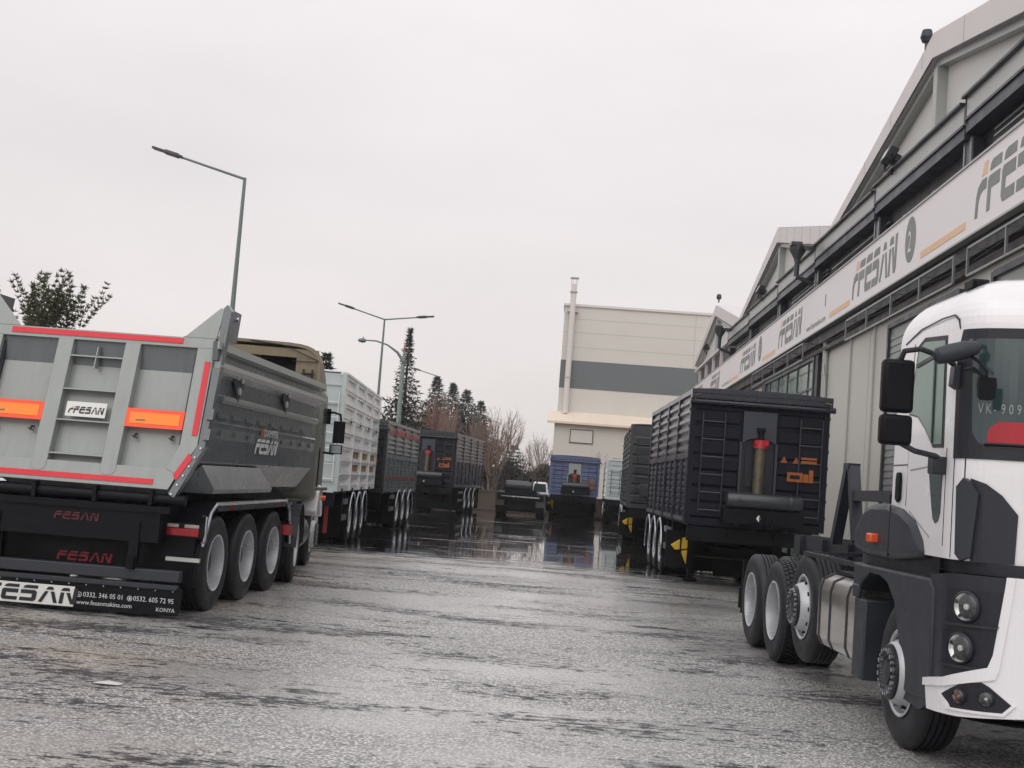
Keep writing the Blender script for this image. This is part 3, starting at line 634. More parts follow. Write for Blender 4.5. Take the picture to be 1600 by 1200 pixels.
# hopper shelf behind the side, belly
for s_ in (-1, 1):
    G = MB(); G.add([(s_ * 1.22, .55, 1.62), (s_ * 1.22, 3.0, 1.62), (s_ * 1.32, 3.35, 1.36), (s_ * 1.32, .75, 1.36), (s_ * 1.30, 3.35, 1.31), (s_ * 1.30, .75, 1.31), (s_ * .9, .55, 1.31), (s_ * .9, 3.0, 1.31)], [(0, 1, 2, 3), (3, 2, 4, 5), (5, 4, 7, 6), (0, 3, 5, 6), (1, 7, 4, 2)])
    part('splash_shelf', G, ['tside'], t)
G = MB()
for s_ in (-1, 1): G.box(s_ * .5 - .07, s_ * .5 + .07, .1, 7.4, .8, 1.2)
for y in (.1, .9, 2, 3.2, 4.4, 6): G.box(-.5, .5, y, y + .1, .85, 1.1)
for y in (1.05, 2.36, 3.67): G.cyl((-1.1, y, RT), (1.1, y, RT), .07, n=10); G.box(-.62, -.5, y - .5, y + .1, .45, .8); G.box(.5, .62, y - .5, y + .1, .45, .8)
G.box(-1.0, 1.0, .0, .12, .78, 1.14); G.cyl((-1.25, .02, 1.235), (1.25, .02, 1.235), .055, n=12); G.box(-1.1, 1.1, -.03, .08, 1.09, 1.16)
G.box(-1.0, 1.0, .35, .4, .4, 1.1)
for x in (-.75, .75): G.box(x - .05, x + .05, -.02, .05, .55, .98); G.cyl((x, -.04, .5), (x, -.04, .62), .05, n=8)
for x in (-.9, -.35, .3, .9): G.box(x - .02, x + .02, -.07, .03, 1.17, 1.33)
for s_ in (-1, 1): G.prism([(.15, 1.28), (.15, .85), (4.6, .85), (5.2, 1.0), (5.2, 1.28)], pic_right(s_ * 1.0 - .02, 0, 0), .04)
G.cyl((-.9, .9, 1.02), (.9, .9, 1.02), .12, n=12)
part('chassis', G, ['black'], t)
G = MB(); fesan(G, pic_rear(-.13, -.003, .955), .08, 0, .005, None, 1.2); part('lettering', G, ['hdark'], t, label='dim dark red letters on the rear cross beam'); G = MB(); fesan(G, pic_rear(-.2, .345, .5), .1, 0, .005, None, 1.2); part('lettering', G, ['dred'], t, label='dark red letters low between the springs')
G = MB(); G.box(-1.27, 1.27, -.02, .1, .385, .505); G.box(-1.25, 1.25, .0, .08, .3, .36); part('underrun_bar', G, ['plastic'], t, bevel=.012)
G = MB(); G.prism([(-1.3, .32), (1.3, .32), (1.28, .05), (1.2, .035), (-1.2, .035), (-1.28, .05)], pic_rear(0, .03, 0), -.015); mf = part('mud_flap', G, ['black'], t)
G = MB()
for k in range(14): G.cyl((-1.2 + k * .185, .03, .29), (-1.2 + k * .185, .02, .29), .008, n=6)
part('bolt_row', G, ['chrome'], mf)
G = MB(); G.box(-1.02, .165, .02, .03, .05, .26); pl = part('name_plate', G, ['white'], mf, bevel=.004)
G = MB(); fesan(G, pic_rear(-.98, .018, .075), .165, 0, .003, 1, 1.22); part('lettering', G, ['letter', 'peach'], pl)
G = MB(); T_ = pic_rear(.255, .03, .165); text(G, T_, '0332. 346 05 01', .072, 0, .003, .92); text(G, pic_rear(.79, .03, .165), '0532. 605 72 95', .072, 0, .003, .92)
text(G, pic_rear(.19, .03, .085), 'www.fesanmakina.com', .066, 0, .003, .98); text(G, pic_rear(1.04, .03, .075), 'KONYA', .06, 0, .003, .95)
for x in (.215, .755): ring(G, pic_rear(x, .027, .185), .022, .028, 20); 
G.prism([(-.008, .012), (-.002, .014), (.0, .004), (-.004, .0), (.004, -.006), (.012, -.004), (.012, -.012), (.0, -.014), (-.01, -.002)], pic_rear(.215, .027, .185), .003); G.box(.745, .765, .022, .025, .172, .196)
part('lettering', G, ['wletter'], mf)
for s_ in (-1, 1):
    G = MB(); G.box(s_ * .96, s_ * 1.38, .22, .32, .84, 1.0); lm = part('tail_lamp', G, ['black'], t)
    G = MB(); G.box(s_ * .98, s_ * 1.36, .2, .22, .86, .943); part('red_lens', G, ['redlens'], lm, bevel=.008)
    G = MB(); G.box(s_ * .98, s_ * 1.14, .2, .22, .946, .985); G.box(s_ * 1.2, s_ * 1.36, .2, .22, .946, .985); part('clear_lens', G, ['clearlens'], lm, bevel=.008)
    G = MB(); G.tube([(s_ * 1.38, .25, 1.08), (s_ * 1.44, .2, 1.08), (s_ * 1.44, .2, .82), (s_ * 1.4, .22, .8)], .016, 6); part('lamp_guard', G, ['chrome'], lm)
    G = MB(); G.box(s_ * 1.06, s_ * 1.42, .12, .16, .6, .64); part('reflector_bar', G, ['gutter'], t)
    G = MB(); G.box(s_ * .8, s_ * 1.3, .3, .34, .35, .98); part('inner_flap', G, ['black'], t)
for y in (1.05, 2.36, 3.67):
    for s_ in (-1, 1): wheel(t, s_ * 1.33, y, RT, s_)
for s_ in (-1, 1):
    G = MB(); pts = [(.3, .32), (.34, .75), (.55, 1.1), (.75, 1.2), (4.0, 1.2), (4.25, 1.05), (4.42, .6)]
    for (a, b), (c_, d_) in zip(pts, pts[1:]): G.add([(s_ * 1.36, a, b), (s_ * 1.36, c_, d_), (s_ * .9, c_, d_), (s_ * .9, a, b), (s_ * 1.36, a, b + .02), (s_ * 1.36, c_, d_ + .02), (s_ * .9, c_, d_ + .02), (s_ * .9, a, b + .02)], [(0, 1, 2, 3), (7, 6, 5, 4), (0, 4, 5, 1)])
    mg = part('mudguard', G, ['black'], t)
    G = MB(); G.tube([(s_ * 1.37, a, b) for a, b in pts[1:]], .022, 8); part('edge_trim', G, ['chrome'], mg)
    G = MB(); G.box(s_ * 1.36, s_ * 1.375, .8, 4.0, 1.12, 1.19); G.box(s_ * 1.375, s_ * 1.38, 1.3, 1.4, 1.13, 1.18, 1); G.box(s_ * 1.375, s_ * 1.38, 3.5, 3.6, 1.13, 1.18, 1); part('side_strip', G, ['dkgrey', 'redlens'], mg)
G = MB(); G.cyl((0, TL + .15, 1.0), (0, TL + .18, 2.7), .12, n=14); part('hydraulic_cylinder', G, ['steel'], t)
# ------------------------------------------------------------------ tractor unit coupled to it
t = thing('tractor_truck', 'weathered tractor unit with dirty beige roof deflector ahead of the grey dump trailer', 'truck', (-5.15, 17.55, 0), 8)
G = MB()
for s_ in (-1, 1): G.box(s_ * .4 - .05, s_ * .4 + .05, -.9, 4.6, .75, 1.0)
G.cyl((-.9, 0, RT), (.9, 0, RT), .09, n=10); G.box(-.45, .45, -.4, .5, 1.0, 1.06); G.box(-1.1, 1.1, -.9, -.8, .6, .9)
part('chassis', G, ['black'], t)
for s_ in (-1, 1):
    wheel(t, s_ * 1.2, 0, RT, s_, TY_RIB, DISH, True); wheel(t, s_ * 1.18, 3.15, RT, s_, TY_RIB, STEER)
    G = MB(); n = 12
    for k in range(n):
        a0, a1 = math.pi * k / n, math.pi * (k + 1) / n
        f_ = lambda a, x: (x, .62 * math.cos(a), RT + .6 * math.sin(a))
        G.add([f_(a0, s_ * 1.25), f_(a1, s_ * 1.25), f_(a1, s_ * .55), f_(a0, s_ * .55)], [(0, 1, 2, 3)])
    for a in (.25, .5, .75): G.tube([(s_ * (.55 + .7 * a), .62 * math.cos(math.pi * k / 12), RT + .61 * math.sin(math.pi * k / 12)) for k in range(13)], .012, 5)
    part('rear_fender', G, ['plastic2'], t)
    G = MB(); G.box(s_ * .85, s_ * 1.2, -.93, -.86, .72, .86); part('tail_lamp', G, ['redlens'], t)
    G = MB(); G.cyl((s_ * .92, 1.0, .62), (s_ * .92, 2.2, .62), .3, n=20); part('fuel_tank', G, ['dkgrey'], t)
G = MB(); Y = [(1.75, 0), (3.9, 0)]
G.prism([(1.75, 1.15), (3.75, 1.1), (4.0, 1.4), (3.95, 2.1), (3.7, 2.95), (3.5, 3.0), (1.75, 3.0)], TX((-1.24, 0, 0), (0, 1, 0), (0, 0, 1)), 2.48)
cb = part('cab', G, ['oldcab'], t, bevel=.08)
G = MB()
for s_ in (-1, 1): G.prism([(2.7, 2.1), (3.65, 2.1), (3.45, 2.8), (2.7, 2.8)], TX((s_ * 1.235, 0, 0), (0, 1, 0), (0, 0, 1)), s_ * .012)
part('side_window', G, ['sglass'], cb)
G = MB(); G.add([(-1.1, 4.0, 2.12), (1.1, 4.0, 2.12), (1.05, 3.76, 2.9), (-1.05, 3.76, 2.9)], [(0, 1, 2, 3)]); part('windscreen', G, ['glass'], cb)
G = MB(); G.box(1.235, 1.26, 2.5, 2.53, 1.3, 2.0); part('door_seam', G, ['black'], cb)
for s_ in (-1, 1):
    G = MB(); G.prism([(2.45, .95), (2.6, 1.25), (3.0, 1.38), (3.6, 1.3), (3.95, .85), (3.85, .8), (3.6, 1.05), (3.15, 1.17), (2.75, 1.05), (2.6, .85)], TX((s_ * 1.02, 0, 0), (0, 1, 0), (0, 0, 1)), s_ * .27)
    part('front_fender', G, ['cab'], t, bevel=.03)
G = MB(); G.box(-1.22, 1.22, 3.9, 4.15, .35, 1.1); part('bumper', G, ['cab'], t, bevel=.05)
G = MB(); G.cyl((1.27, 3.4, 1.15), (1.36, 3.4, 1.15), .04, n=8); part('side_blinker', G, ['amber'], t)
# deflector: open hood, hollow side to the rear
G = MB()
prof = []
for k in range(17):
    a = math.pi * k / 16; x = -1.2 * math.copysign(abs(math.cos(a)) ** .35, math.cos(a)); prof.append((x, abs(math.sin(a)) ** .35))
st = [(1.72, .66), (2.2, .68), (2.9, .56), (3.4, .3), (3.65, .05)]
for off, rev in ((0, 0), (.05, 1)):
    for (ya, ha), (yb, hb) in zip(st, st[1:]):
        for k in range(16):
            (xa, za), (xb, zb) = prof[k], prof[k + 1]; s0 = 1 - off / 1.2
            G.add([(xa * s0, ya, 3.0 + za * (ha - off)), (xb * s0, ya, 3.0 + zb * (ha - off)), (xb * s0, yb, 3.0 + zb * (hb - off)), (xa * s0, yb, 3.0 + za * (hb - off))], [(0, 1, 2, 3) if not rev else (3, 2, 1, 0)])
for k in range(16):
    (xa, za), (xb, zb) = prof[k], prof[k + 1]; s0 = 1 - .05 / 1.2
    G.add([(xa, 1.72, 3.0 + za * .66), (xb, 1.72, 3.0 + zb * .66), (xb * s0, 1.72, 3.0 + zb * .61), (xa * s0, 1.72, 3.0 + za * .61)], [(0, 1, 2, 3)])
G.box(-1.15, 1.15, 1.74, 1.8, 3.42, 3.56)
for s_ in (-1, 1): G.box(s_ * 1.17, s_ * .8, 1.745, 1.79, 2.95, 3.43)
df = part('roof_deflector', G, ['beige'], t)
G = MB(); G.box(-.8, .78, 2.6, 2.64, 2.99, 3.44); G.box(.2, .22, 1.76, 1.8, 3.0, 3.42); G.tube([(.78, 1.7, 3.1), (.95, 1.69, 3.17), (1.1, 1.7, 3.17)], .02, 6); G.box(.92, .95, 1.67, 1.72, 3.1, 3.24); G.box(1.06, 1.09, 1.67, 1.72, 3.1, 3.24)
G.tube([(.05, 1.71, 3.64), (.6, 1.70, 3.60), (1.17, 1.69, 3.38)], .008, 5); G.bar((.75, 1.715, 3.36), (1.15, 1.715, 3.37), .01, .012)
part('deflector_struts', G, ['tdark'], df)
for s_ in (-1, 1):
    G = MB(); G.tube([(s_ * 1.2, 3.6, 2.62), (s_ * 1.36, 3.5, 2.66), (s_ * 1.5, 3.3, 2.62), (s_ * 1.52, 3.3, 2.5)], .02, 8); G.tube([(s_ * 1.2, 3.6, 1.95), (s_ * 1.42, 3.4, 1.93), (s_ * 1.5, 3.3, 1.98)], .02, 8)
    G.box(s_ * 1.40, s_ * 1.60, 3.2, 3.29, 2.12, 2.5); G.box(s_ * 1.36, s_ * 1.58, 3.2, 3.29, 1.93, 2.09); G.box(s_ * 1.2, s_ * 1.32, 3.55, 3.62, 2.45, 2.72)
    mi = part('side_mirror', G, ['black'], t, bevel=.015)
    G = MB(); G.box(s_ * 1.38, s_ * 1.56, 3.195, 3.199, 1.945, 2.075); part('mirror_glass', G, ['mirror'], mi)
G = MB(); G.cyl((.8, 1.5, 1.3), (1.4, 2.6, 1.33), .03, n=8); part('air_line', G, ['steel'], t)
# ------------------------------------------------------------------ big white chassis cab truck on the right (local: -y is its front)
t = thing('truck', 'big white cab truck with bare dark chassis, cropped by the right picture edge', 'truck', (3.72, 9.25, 0), 3.2)
class Outline:
    def __init__(s, pts, sm=3):
        # mirrored to a full outline left rear -> front -> right rear, smoothed, arc length kept from the raw polyline
        raw = [Vector(p) for p in pts]; full = raw + [Vector((-p.x, p.y)) for p in reversed(raw[:-1] if abs(raw[-1].x) < 1e-6 else raw)]
        S = [0]
        for a, b in zip(full, full[1:]): S.append(S[-1] + (b - a).length)
        s.len = S[-1]; n = 400
        def at(q):
            q = max(0, min(s.len, q))
            for i in range(len(S) - 1):
                if q <= S[i + 1] + 1e-9: return full[i].lerp(full[i + 1], (q - S[i]) / (S[i + 1] - S[i]))
            return full[-1]
        d = .09
        s.P = []
        for i in range(n + 1):
            q = s.len * i / n; acc = Vector((0, 0)); c = 0
            for k in range(-6, 7):
                qq = q + d * k / 6; wgt = 7 - abs(k)
                if qq < 0: p = full[0] + (full[0] - full[1]).normalized() * (-qq)
                elif qq > s.len: p = full[-1] + (full[-1] - full[-2]).normalized() * (qq - s.len)
                else: p = at(qq)
                acc += p * wgt; c += wgt
            s.P.append(acc / c)
        s.n = n
    def at(s, q):
        x = max(0, min(.99999, q / s.len)) * s.n; i = int(x); return s.P[i].lerp(s.P[i + 1], x - i)
    def nrm(s, q):
        a = s.at(q - .01); b = s.at(q + .01); d = (b - a).normalized(); return Vector((d.y * 1, -d.x)) * 1
OA = Outline([(-1.25, .35), (-1.25, -.85), (-1.22, -.97), (-1.14, -1.07), (-.95, -1.17), (-.6, -1.25), (0, -1.29)])
OB = Outline([(-1.26, -.3), (-1.26, -.9), (-1.22, -1.06), (-1.13, -1.2), (-.95, -1.31), (-.6, -1.40), (0, -1.46)])
# outward normal check: at the left side d = (0,-1) -> (-1, 0)
def lean(p, z):       # windscreen rake and tumblehome above the waist
    if z > 2.1: p = Vector((p.x * (1 - .012 * (z - 2.1)), p.y + max(0, (-p.y - .3)) * .05 * (z - 2.1)))
    return p
def surf(O, q, z, off=0):
    p = O.at(q) + O.nrm(q) * off
    if O is OA: p = lean(p, z)
    return Vector((p.x, p.y, z))
def clip(poly, s0, s1):
    def half(P, f, at):
        out = []
        for i in range(len(P)):
            a, b = P[i], P[(i + 1) % len(P)]; fa, fb = f(a), f(b)
            if fa >= 0: out.append(a)
            if (fa >= 0) != (fb >= 0):
                k = fa / (fa - fb); out.append((a[0] + (b[0] - a[0]) * k, a[1] + (b[1] - a[1]) * k))
        return out
    P = half(poly, lambda p: p[0] - s0, s0)
    return half(P, lambda p: s1 - p[0], s1) if len(P) > 2 else []
def patch(G, O, poly, off, th=.012, m=0, ds=.05):
    lo = min(p[0] for p in poly); hi = max(p[0] for p in poly); k = max(1, math.ceil((hi - lo) / ds)); ds = (hi - lo) / k
    for i in range(k):
        P = clip(poly, lo + i * ds, lo + (i + 1) * ds)
        if len(P) > 2: G.add([surf(O, a, b, off) for a, b in P], [tuple(range(len(P)))], m)
    n = len(poly)
    for i in range(n):
        a, b = poly[i], poly[(i + 1) % n]; kk = max(1, int(abs(b[0] - a[0]) / .05))
        for j in range(kk):
            p = (a[0] + (b[0] - a[0]) * j / kk, a[1] + (b[1] - a[1]) * j / kk); q = (a[0] + (b[0] - a[0]) * (j + 1) / kk, a[1] + (b[1] - a[1]) * (j + 1) / kk)
            G.add([surf(O, *p, off), surf(O, *q, off), surf(O, *q, off - th), surf(O, *p, off - th)], [(0, 1, 2, 3)], m)
def both(fn, *a):
    """patches on the left side and mirrored to the right"""
    G = MB(); fn(G); G.mirror(); return G
def LP(O, polys, off, th=.012, m=0):
    G = MB()
    for i, p in enumerate(polys): patch(G, O, p, off, th, m[i] if isinstance(m, list) else m)
    G.mirror(); return G
# cab shell
G = MB(); ns = 120
rows = [(1.42, 0), (1.7, 0), (2.0, 0), (2.3, 0), (2.6, 0), (2.9, 0), (3.0, 0)] + [(3.0 + .39 * math.sin(a_ * math.pi / 24), .5 * (1 - math.cos(a_ * math.pi / 24))) for a_ in range(1, 12)] + [(3.395, .62), (3.402, .85)]
for i in range(len(rows) - 1):
    for k in range(ns):
        def pt(r, kk):
            z, ins = r; q = OA.len * kk / ns; p = OA.at(q)
            f_ = Vector((p.x * (1 - ins / 1.25), p.y + ins * 1.1 * max(0, min(1, (.1 - p.y) / 1.2)) - ins * .6 * max(0, (p.y - .1)) / .25)); f_ = lean(f_, z); return (f_.x, f_.y, z)
        G.add([pt(rows[i], k), pt(rows[i], k + 1), pt(rows[i + 1], k + 1), pt(rows[i + 1], k)], [(0, 1, 2, 3)])
top = [pt(rows[-1], k) for k in range(ns + 1)]; G.add(top, [tuple(range(len(top)))])
for i in range(len(rows) - 1): G.add([pt(rows[i], 0), pt(rows[i + 1], 0), pt(rows[i + 1], ns), pt(rows[i], ns)], [(0, 1, 2, 3)])
bot = [pt(rows[0], k) for k in range(ns + 1)]; G.add(bot, [tuple(range(len(bot) - 1, -1, -1))])
cab = part('cab', G, ['cab'], t, smooth=50)
HL = OA.len / 2
G = MB(); patch(G, OA, [(1.235, 2.09), (OA.len - 1.235, 2.09), (OA.len - 1.225, 2.80), (OA.len - 1.28, 2.96), (1.28, 2.96), (1.225, 2.80)], .008, .01); part('windscreen_frame', G, ['tdark'], cab)
G = MB(); patch(G, OA, [(1.395, 2.26), (1.44, 2.195), (1.52, 2.17), (OA.len - 1.52, 2.17), (OA.len - 1.44, 2.195), (OA.len - 1.395, 2.26), (OA.len - 1.37, 2.84), (OA.len - 1.40, 2.89), (1.40, 2.89), (1.37, 2.84)], .012, .004); ws = part('windscreen', G, ['glass'], cab)
G = MB()
for k, chx in enumerate('VK-90909'):
    pA = surf(OA, 1.43 + k * .047, 2.39, .015); pB = surf(OA, 1.47 + k * .047, 2.39, .015); text(G, TX(pA, (pB - pA).normalized(), (0, 0, 1)), chx, .095, 0, .003, .62)
part('lettering', G, ['shutter'], ws)
G = MB(); patch(G, OA, [(1.49, 2.20), (1.50, 2.29), (1.56, 2.34), (1.9, 2.335), (1.9, 2.20)], .0165, .002); part('dash_cloth', G, ['redp'], ws)
G = MB(); pts = [surf(OA, q, 2.185, .03) for q in (1.48, 1.6, 1.8, 2.1)]; G.tube(pts, .009, 6); part('wiper', G, ['black'], ws)
# seams and panels
part('roof_seam', LP(OA, [[(.0 + .12, 2.985), (.45, 3.06), (.9, 3.085), (1.15, 3.08), (1.22, 3.04), (1.24, 2.97), (1.232, 2.97), (1.21, 3.03), (1.14, 3.07), (.9, 3.075), (.45, 3.05), (.12, 2.975)]], .006, .006), ['tdark'], cab)
part('front_seam', LP(OA, [[(1.345, 1.43), (1.353, 1.43), (1.353, 2.09), (1.345, 2.09)], [(1.24, 1.43), (1.2455, 1.43), (1.2455, 2.09), (1.24, 2.09)]], .003, .003), ['tdark'], cab)
part('door_seam', LP(OA, [[(.33, 1.75), (.336, 1.75), (.336, 2.96), (.33, 2.96)], [(.0, 2.06), (.33, 2.06), (.33, 2.052), (.0, 2.052)], [(1.12, 1.5), (1.126, 1.5), (1.126, 2.16), (1.12, 2.16)]], .003, .003), ['tdark'], cab)
part('door_pocket_line', LP(OA, [[(.40, 2.02), (1.08, 2.06), (1.08, 2.05), (.40, 2.01)], [(.42, 1.72), (.86, 1.55), (.86, 1.54), (.42, 1.71)]], .003, .003), ['shutter'], cab)
wf = [(.30, 2.43), (.50, 2.40), (.66, 2.31), (.80, 2.21), (.85, 2.17), (1.06, 2.165), (1.02, 2.95), (.55, 2.985), (.42, 2.94)]
ix = lambda P, d: [(sum(p[0] for p in P) / len(P) + (x - sum(p[0] for p in P) / len(P)) * (1 - d), sum(p[1] for p in P) / len(P) + (z - sum(p[1] for p in P) / len(P)) * (1 - d * .8)) for x, z in P]
wo = part('side_window', LP(OA, [wf], .004, .004), ['tdark'], cab)
part('pane', LP(OA, [ix(wf, .09)], .008, .003), ['sglass'], wo)
part('window_bar', LP(OA, [[(.44, 2.80), (.80, 2.84), (.80, 2.81), (.44, 2.77)], [(.80, 2.84), (.835, 2.84), (.86, 2.2), (.835, 2.2)]], .016, .009), ['plastic2'], wo)
part('mirror_sight_window', LP(OA, [[(.81, 1.99), (1.06, 1.99), (1.055, 1.72), (1.02, 1.66), (.97, 1.645), (.92, 1.68), (.88, 1.78)]], .006, .006), ['glass'], cab)
G = MB(); G.prism([(-.035, .1), (.035, .1), (.05, .04), (.05, -.1), (0, -.13), (-.05, -.1), (-.05, .04)], pic_left(-1.252, .17, 1.90), .022); G.mirror(); dh = part('door_handle', G, ['black'], cab, bevel=.008)
# corner deflector with gap
part('corner_deflector', LP(OA, [[(1.325, 1.90), (1.335, 1.46), (1.37, 1.42), (1.435, 1.45), (1.465, 1.86), (1.42, 1.93), (1.37, 1.96)]], .05, .05), ['plastic'], cab, bevel=.01)
part('corner_panel', LP(OA, [[(1.40, 1.96), (1.50, 1.93), (1.60, 1.86), (1.70, 1.74), (1.69, 1.425), (1.42, 1.415)]], .012, .02), ['plastic2'], cab)
G = MB()
G = MB(); patch(G, OA, [(1.78, 1.5), (OA.len - 1.78, 1.5), (OA.len - 1.74, 1.98), (1.74, 1.98)], .01, .02); gr = part('grille', G, ['plastic2'], cab)
G = MB()
for k in range(7): z = 1.54 + k * .062; patch(G, OA, [(1.80, z), (OA.len - 1.80, z), (OA.len - 1.80, z + .018), (1.80, z + .018)], .026, .02)
part('grille_bar', G, ['plastic'], gr)
# fenders
G = MB(); G.prism([(-.46, 1.40), (-.40, 1.52), (-.22, 1.655), (.05, 1.73), (.35, 1.76), (.75, 1.755), (.95, 1.71), (1.21, 1.53), (1.2, 1.38), (.9, 1.34), (.2, 1.34)], TX((-1.29, 0, 0), (0, 1, 0), (0, 0, 1)), .62); G.mirror()
fd = part('upper_fender', G, ['plastic'], t, bevel=.05)
G = MB(); G.prism([(.255, 1.36), (.25, 1.75), (.256, 1.75), (.262, 1.36)], TX((-1.293, 0, 0), (0, 1, 0), (0, 0, 1)), .01); G.mirror(); part('fender_seam', G, ['tdark'], fd)
G = MB(); G.box(-1.35, -1.27, .52, .64, 1.45, 1.52); G.mirror(); part('side_blinker', G, ['amber'], fd, bevel=.012)
G = MB(); G.prism([(1.18, 1.26), (-.62, 1.27), (-.70, 1.2), (-.72, .44), (-.14, .43), (-.02, .80), (.12, 1.04), (.30, 1.16), (.50, 1.2), (.78, 1.2), (.95, 1.12), (1.02, 1.04), (1.18, 1.04)], TX((-1.275, 0, 0), (0, 1, 0), (0, 0, 1)), .35); G.mirror(); st = part('step_panel', G, ['plastic'], t, bevel=.02)
G = MB(); G.box(-1.2, -.7, -.6, 1.1, 1.22, 1.41); G.box(-1.24, -1.2, 1.04, 1.06, 1.26, 1.36, 1); G.box(-1.1, -.6, -.9, -.3, .5, 1.4); G.mirror(); part('inner_fender', G, ['tdark', 'chrome'], t)
G = MB(); G.box(-1.27, -.8, .82, 1.12, .34, .98); G.box(-1.285, -1.24, 1.0, 1.16, .98, 1.09); G.mirror(); part('mud_flap', G, ['plastic'], t, bevel=.015)
G = MB(); G.prism([(-.05, .38), (-.5, .36), (-.72, .44), (-.14, .46)], TX((-1.26, 0, 0), (0, 1, 0), (0, 0, 1)), .3); G.mirror(); part('lower_step', G, ['plastic2'], st)
# bumper
hh = OB.len
part('lamp_housing', LP(OB, [[(.31, 1.30), (.74, 1.335), (1.075, 1.34), (1.06, 1.1), (.985, .77), (.66, .65), (.36, .60), (.33, .9)]], .0, .18), ['plastic2'], t)
G = MB(); patch(G, OB, [(1.075, 1.345), (hh - 1.075, 1.345), (hh - 1.0, .77), (hh - .66, .655), (hh - .34, .60), (hh - .40, .405), (hh - .8, .43), (hh - 1.2, .48), (1.2, .48), (.8, .43), (.40, .405), (.34, .60), (.66, .655), (1.0, .77)], .02, .06)
bp = part('bumper', G, ['cab'], t, smooth=50)
part('bumper_edge', LP(OB, [[(1.075, 1.345), (1.125, 1.345), (1.10, 1.1), (1.055, .76), (1.03, .70), (.68, .60), (.34, .55), (.34, .60), (.66, .655), (.985, .77), (1.03, .9)]], .034, .02), ['cab'], bp)
part('fog_lamp_recess', LP(OB, [[(.64, .545), (.72, .50), (.74, .475), (1.08, .50), (1.13, .555), (1.0, .65), (.95, .672), (.82, .645)]], .024, .004), ['tdark'], bp)
part('fog_surround', LP(OB, [[(.62, .54), (.715, .455), (1.09, .48), (1.16, .555), (.99, .69), (.82, .665), (.66, .60)][:0] or [(.62, .545), (.70, .46), (.72, .475), (.64, .545)], [(.70, .46), (1.09, .482), (1.08, .50), (.72, .475)], [(1.09, .482), (1.155, .555), (1.13, .555), (1.08, .50)]], .034, .012), ['cab'], bp)
def oblamp(q, z, r, off, name, lm, parent, depth=.03):
    G = MB()
    p = surf(OB, q, z, off); n = OB.nrm(q); T_ = TX(p, (-n.y, n.x, 0), (0, 0, 1))
    if T_.col[2].xyz.dot(Vector((n.x, n.y, 0))) < 0: T_ = TX(p, (n.y, -n.x, 0), (0, 0, 1))
    prof = [(r * 1.12, -.02), (r * 1.12, depth * .6), (r, depth), (r * .98, depth * .6)]
    A = T_ @ Matrix(((0, 1, 0, 0), (0, 0, 1, 0), (1, 0, 0, 0), (0, 0, 0, 1)))
    G.lathe(prof, A, 28); G.mirror(); o = part(name, G, ['plastic2' if r > .06 else 'plastic2'], parent)
    G = MB(); bm_ = 'amber' if lm == 'amber' else 'bowl'
    G.lathe([(r * .98, depth * .5), (r * .8, -depth * .2), (r * .5, -depth * .7), (r * .26, -depth * .9), (r * .25, depth * .2), (r * .2, depth * .45), (0, depth * .5)], A, 32)
    for k in range(5):
        a = 2 * math.pi * k / 5 + .3; G.bar(A @ Vector((depth * .1, r * .2 * math.cos(a), r * .2 * math.sin(a))), A @ Vector((depth * .4, r * .95 * math.cos(a), r * .95 * math.sin(a))), .004, .02, 1)
    G.mirror(); part('reflector', G, [bm_, 'plastic2'], o)
    G = MB(); G.lathe([(r * 1.0, depth * .7), (r * .9, depth * 1.0), (r * .6, depth * 1.3), (r * .3, depth * 1.42), (0, depth * 1.45)], A, 28); G.lathe([(0, depth * 1.38), (r * .3, depth * 1.35), (r * .6, depth * 1.23), (r * .9, depth * .93), (r * 1.0, depth * .66)], A, 28); G.mirror(); part('lens', G, ['cover'], o)
    return o
for z, q in ((1.13, .823), (.862, .79)):
    rc = part('lamp_recess', LP(OB, [[(q - .20, z - .115), (q + .22, z - .10), (q + .24, z + .115), (q - .20, z + .105)]], .004, .003), ['tdark'], t)
    part('lamp_sill', LP(OB, [[(q - .20, z - .135), (q + .20, z - .12), (q + .22, z - .10), (q - .20, z - .115)]], .03, .03), ['plastic2'], rc)
    oblamp(q, z, .092, .004, 'headlamp', 'lens', t)
oblamp(.81, .56, .045, .026, 'fog_lamp', 'amber', bp, .02); oblamp(.985, .575, .045, .026, 'fog_lamp', 'lens', bp, .02)
G = MB(); patch(G, OB, [(.3, 1.30), (hh - .3, 1.30), (hh - .3, 1.42), (.3, 1.42)], -.09, .02); patch(G, OB, [(.3, .5), (hh - .3, .5), (hh - .3, 1.3), (.3, 1.3)], -.1, .02); part('front_gap', G, ['tdark'], t)
G = MB()
for i in range(40):
    q0, q1 = hh * i / 40, hh * (i + 1) / 40
    G.add([surf(OB, q0, 1.345, 0), surf(OB, q1, 1.345, 0), surf(OB, q1, 1.33, -.3), surf(OB, q0, 1.33, -.3)], [(0, 1, 2, 3)]); G.add([surf(OB, q0, .42, 0), surf(OB, q1, .42, 0), surf(OB, q1, .42, -.3), surf(OB, q0, .42, -.3)], [(3, 2, 1, 0)])
part('bumper_top', G, ['plastic2'], bp)
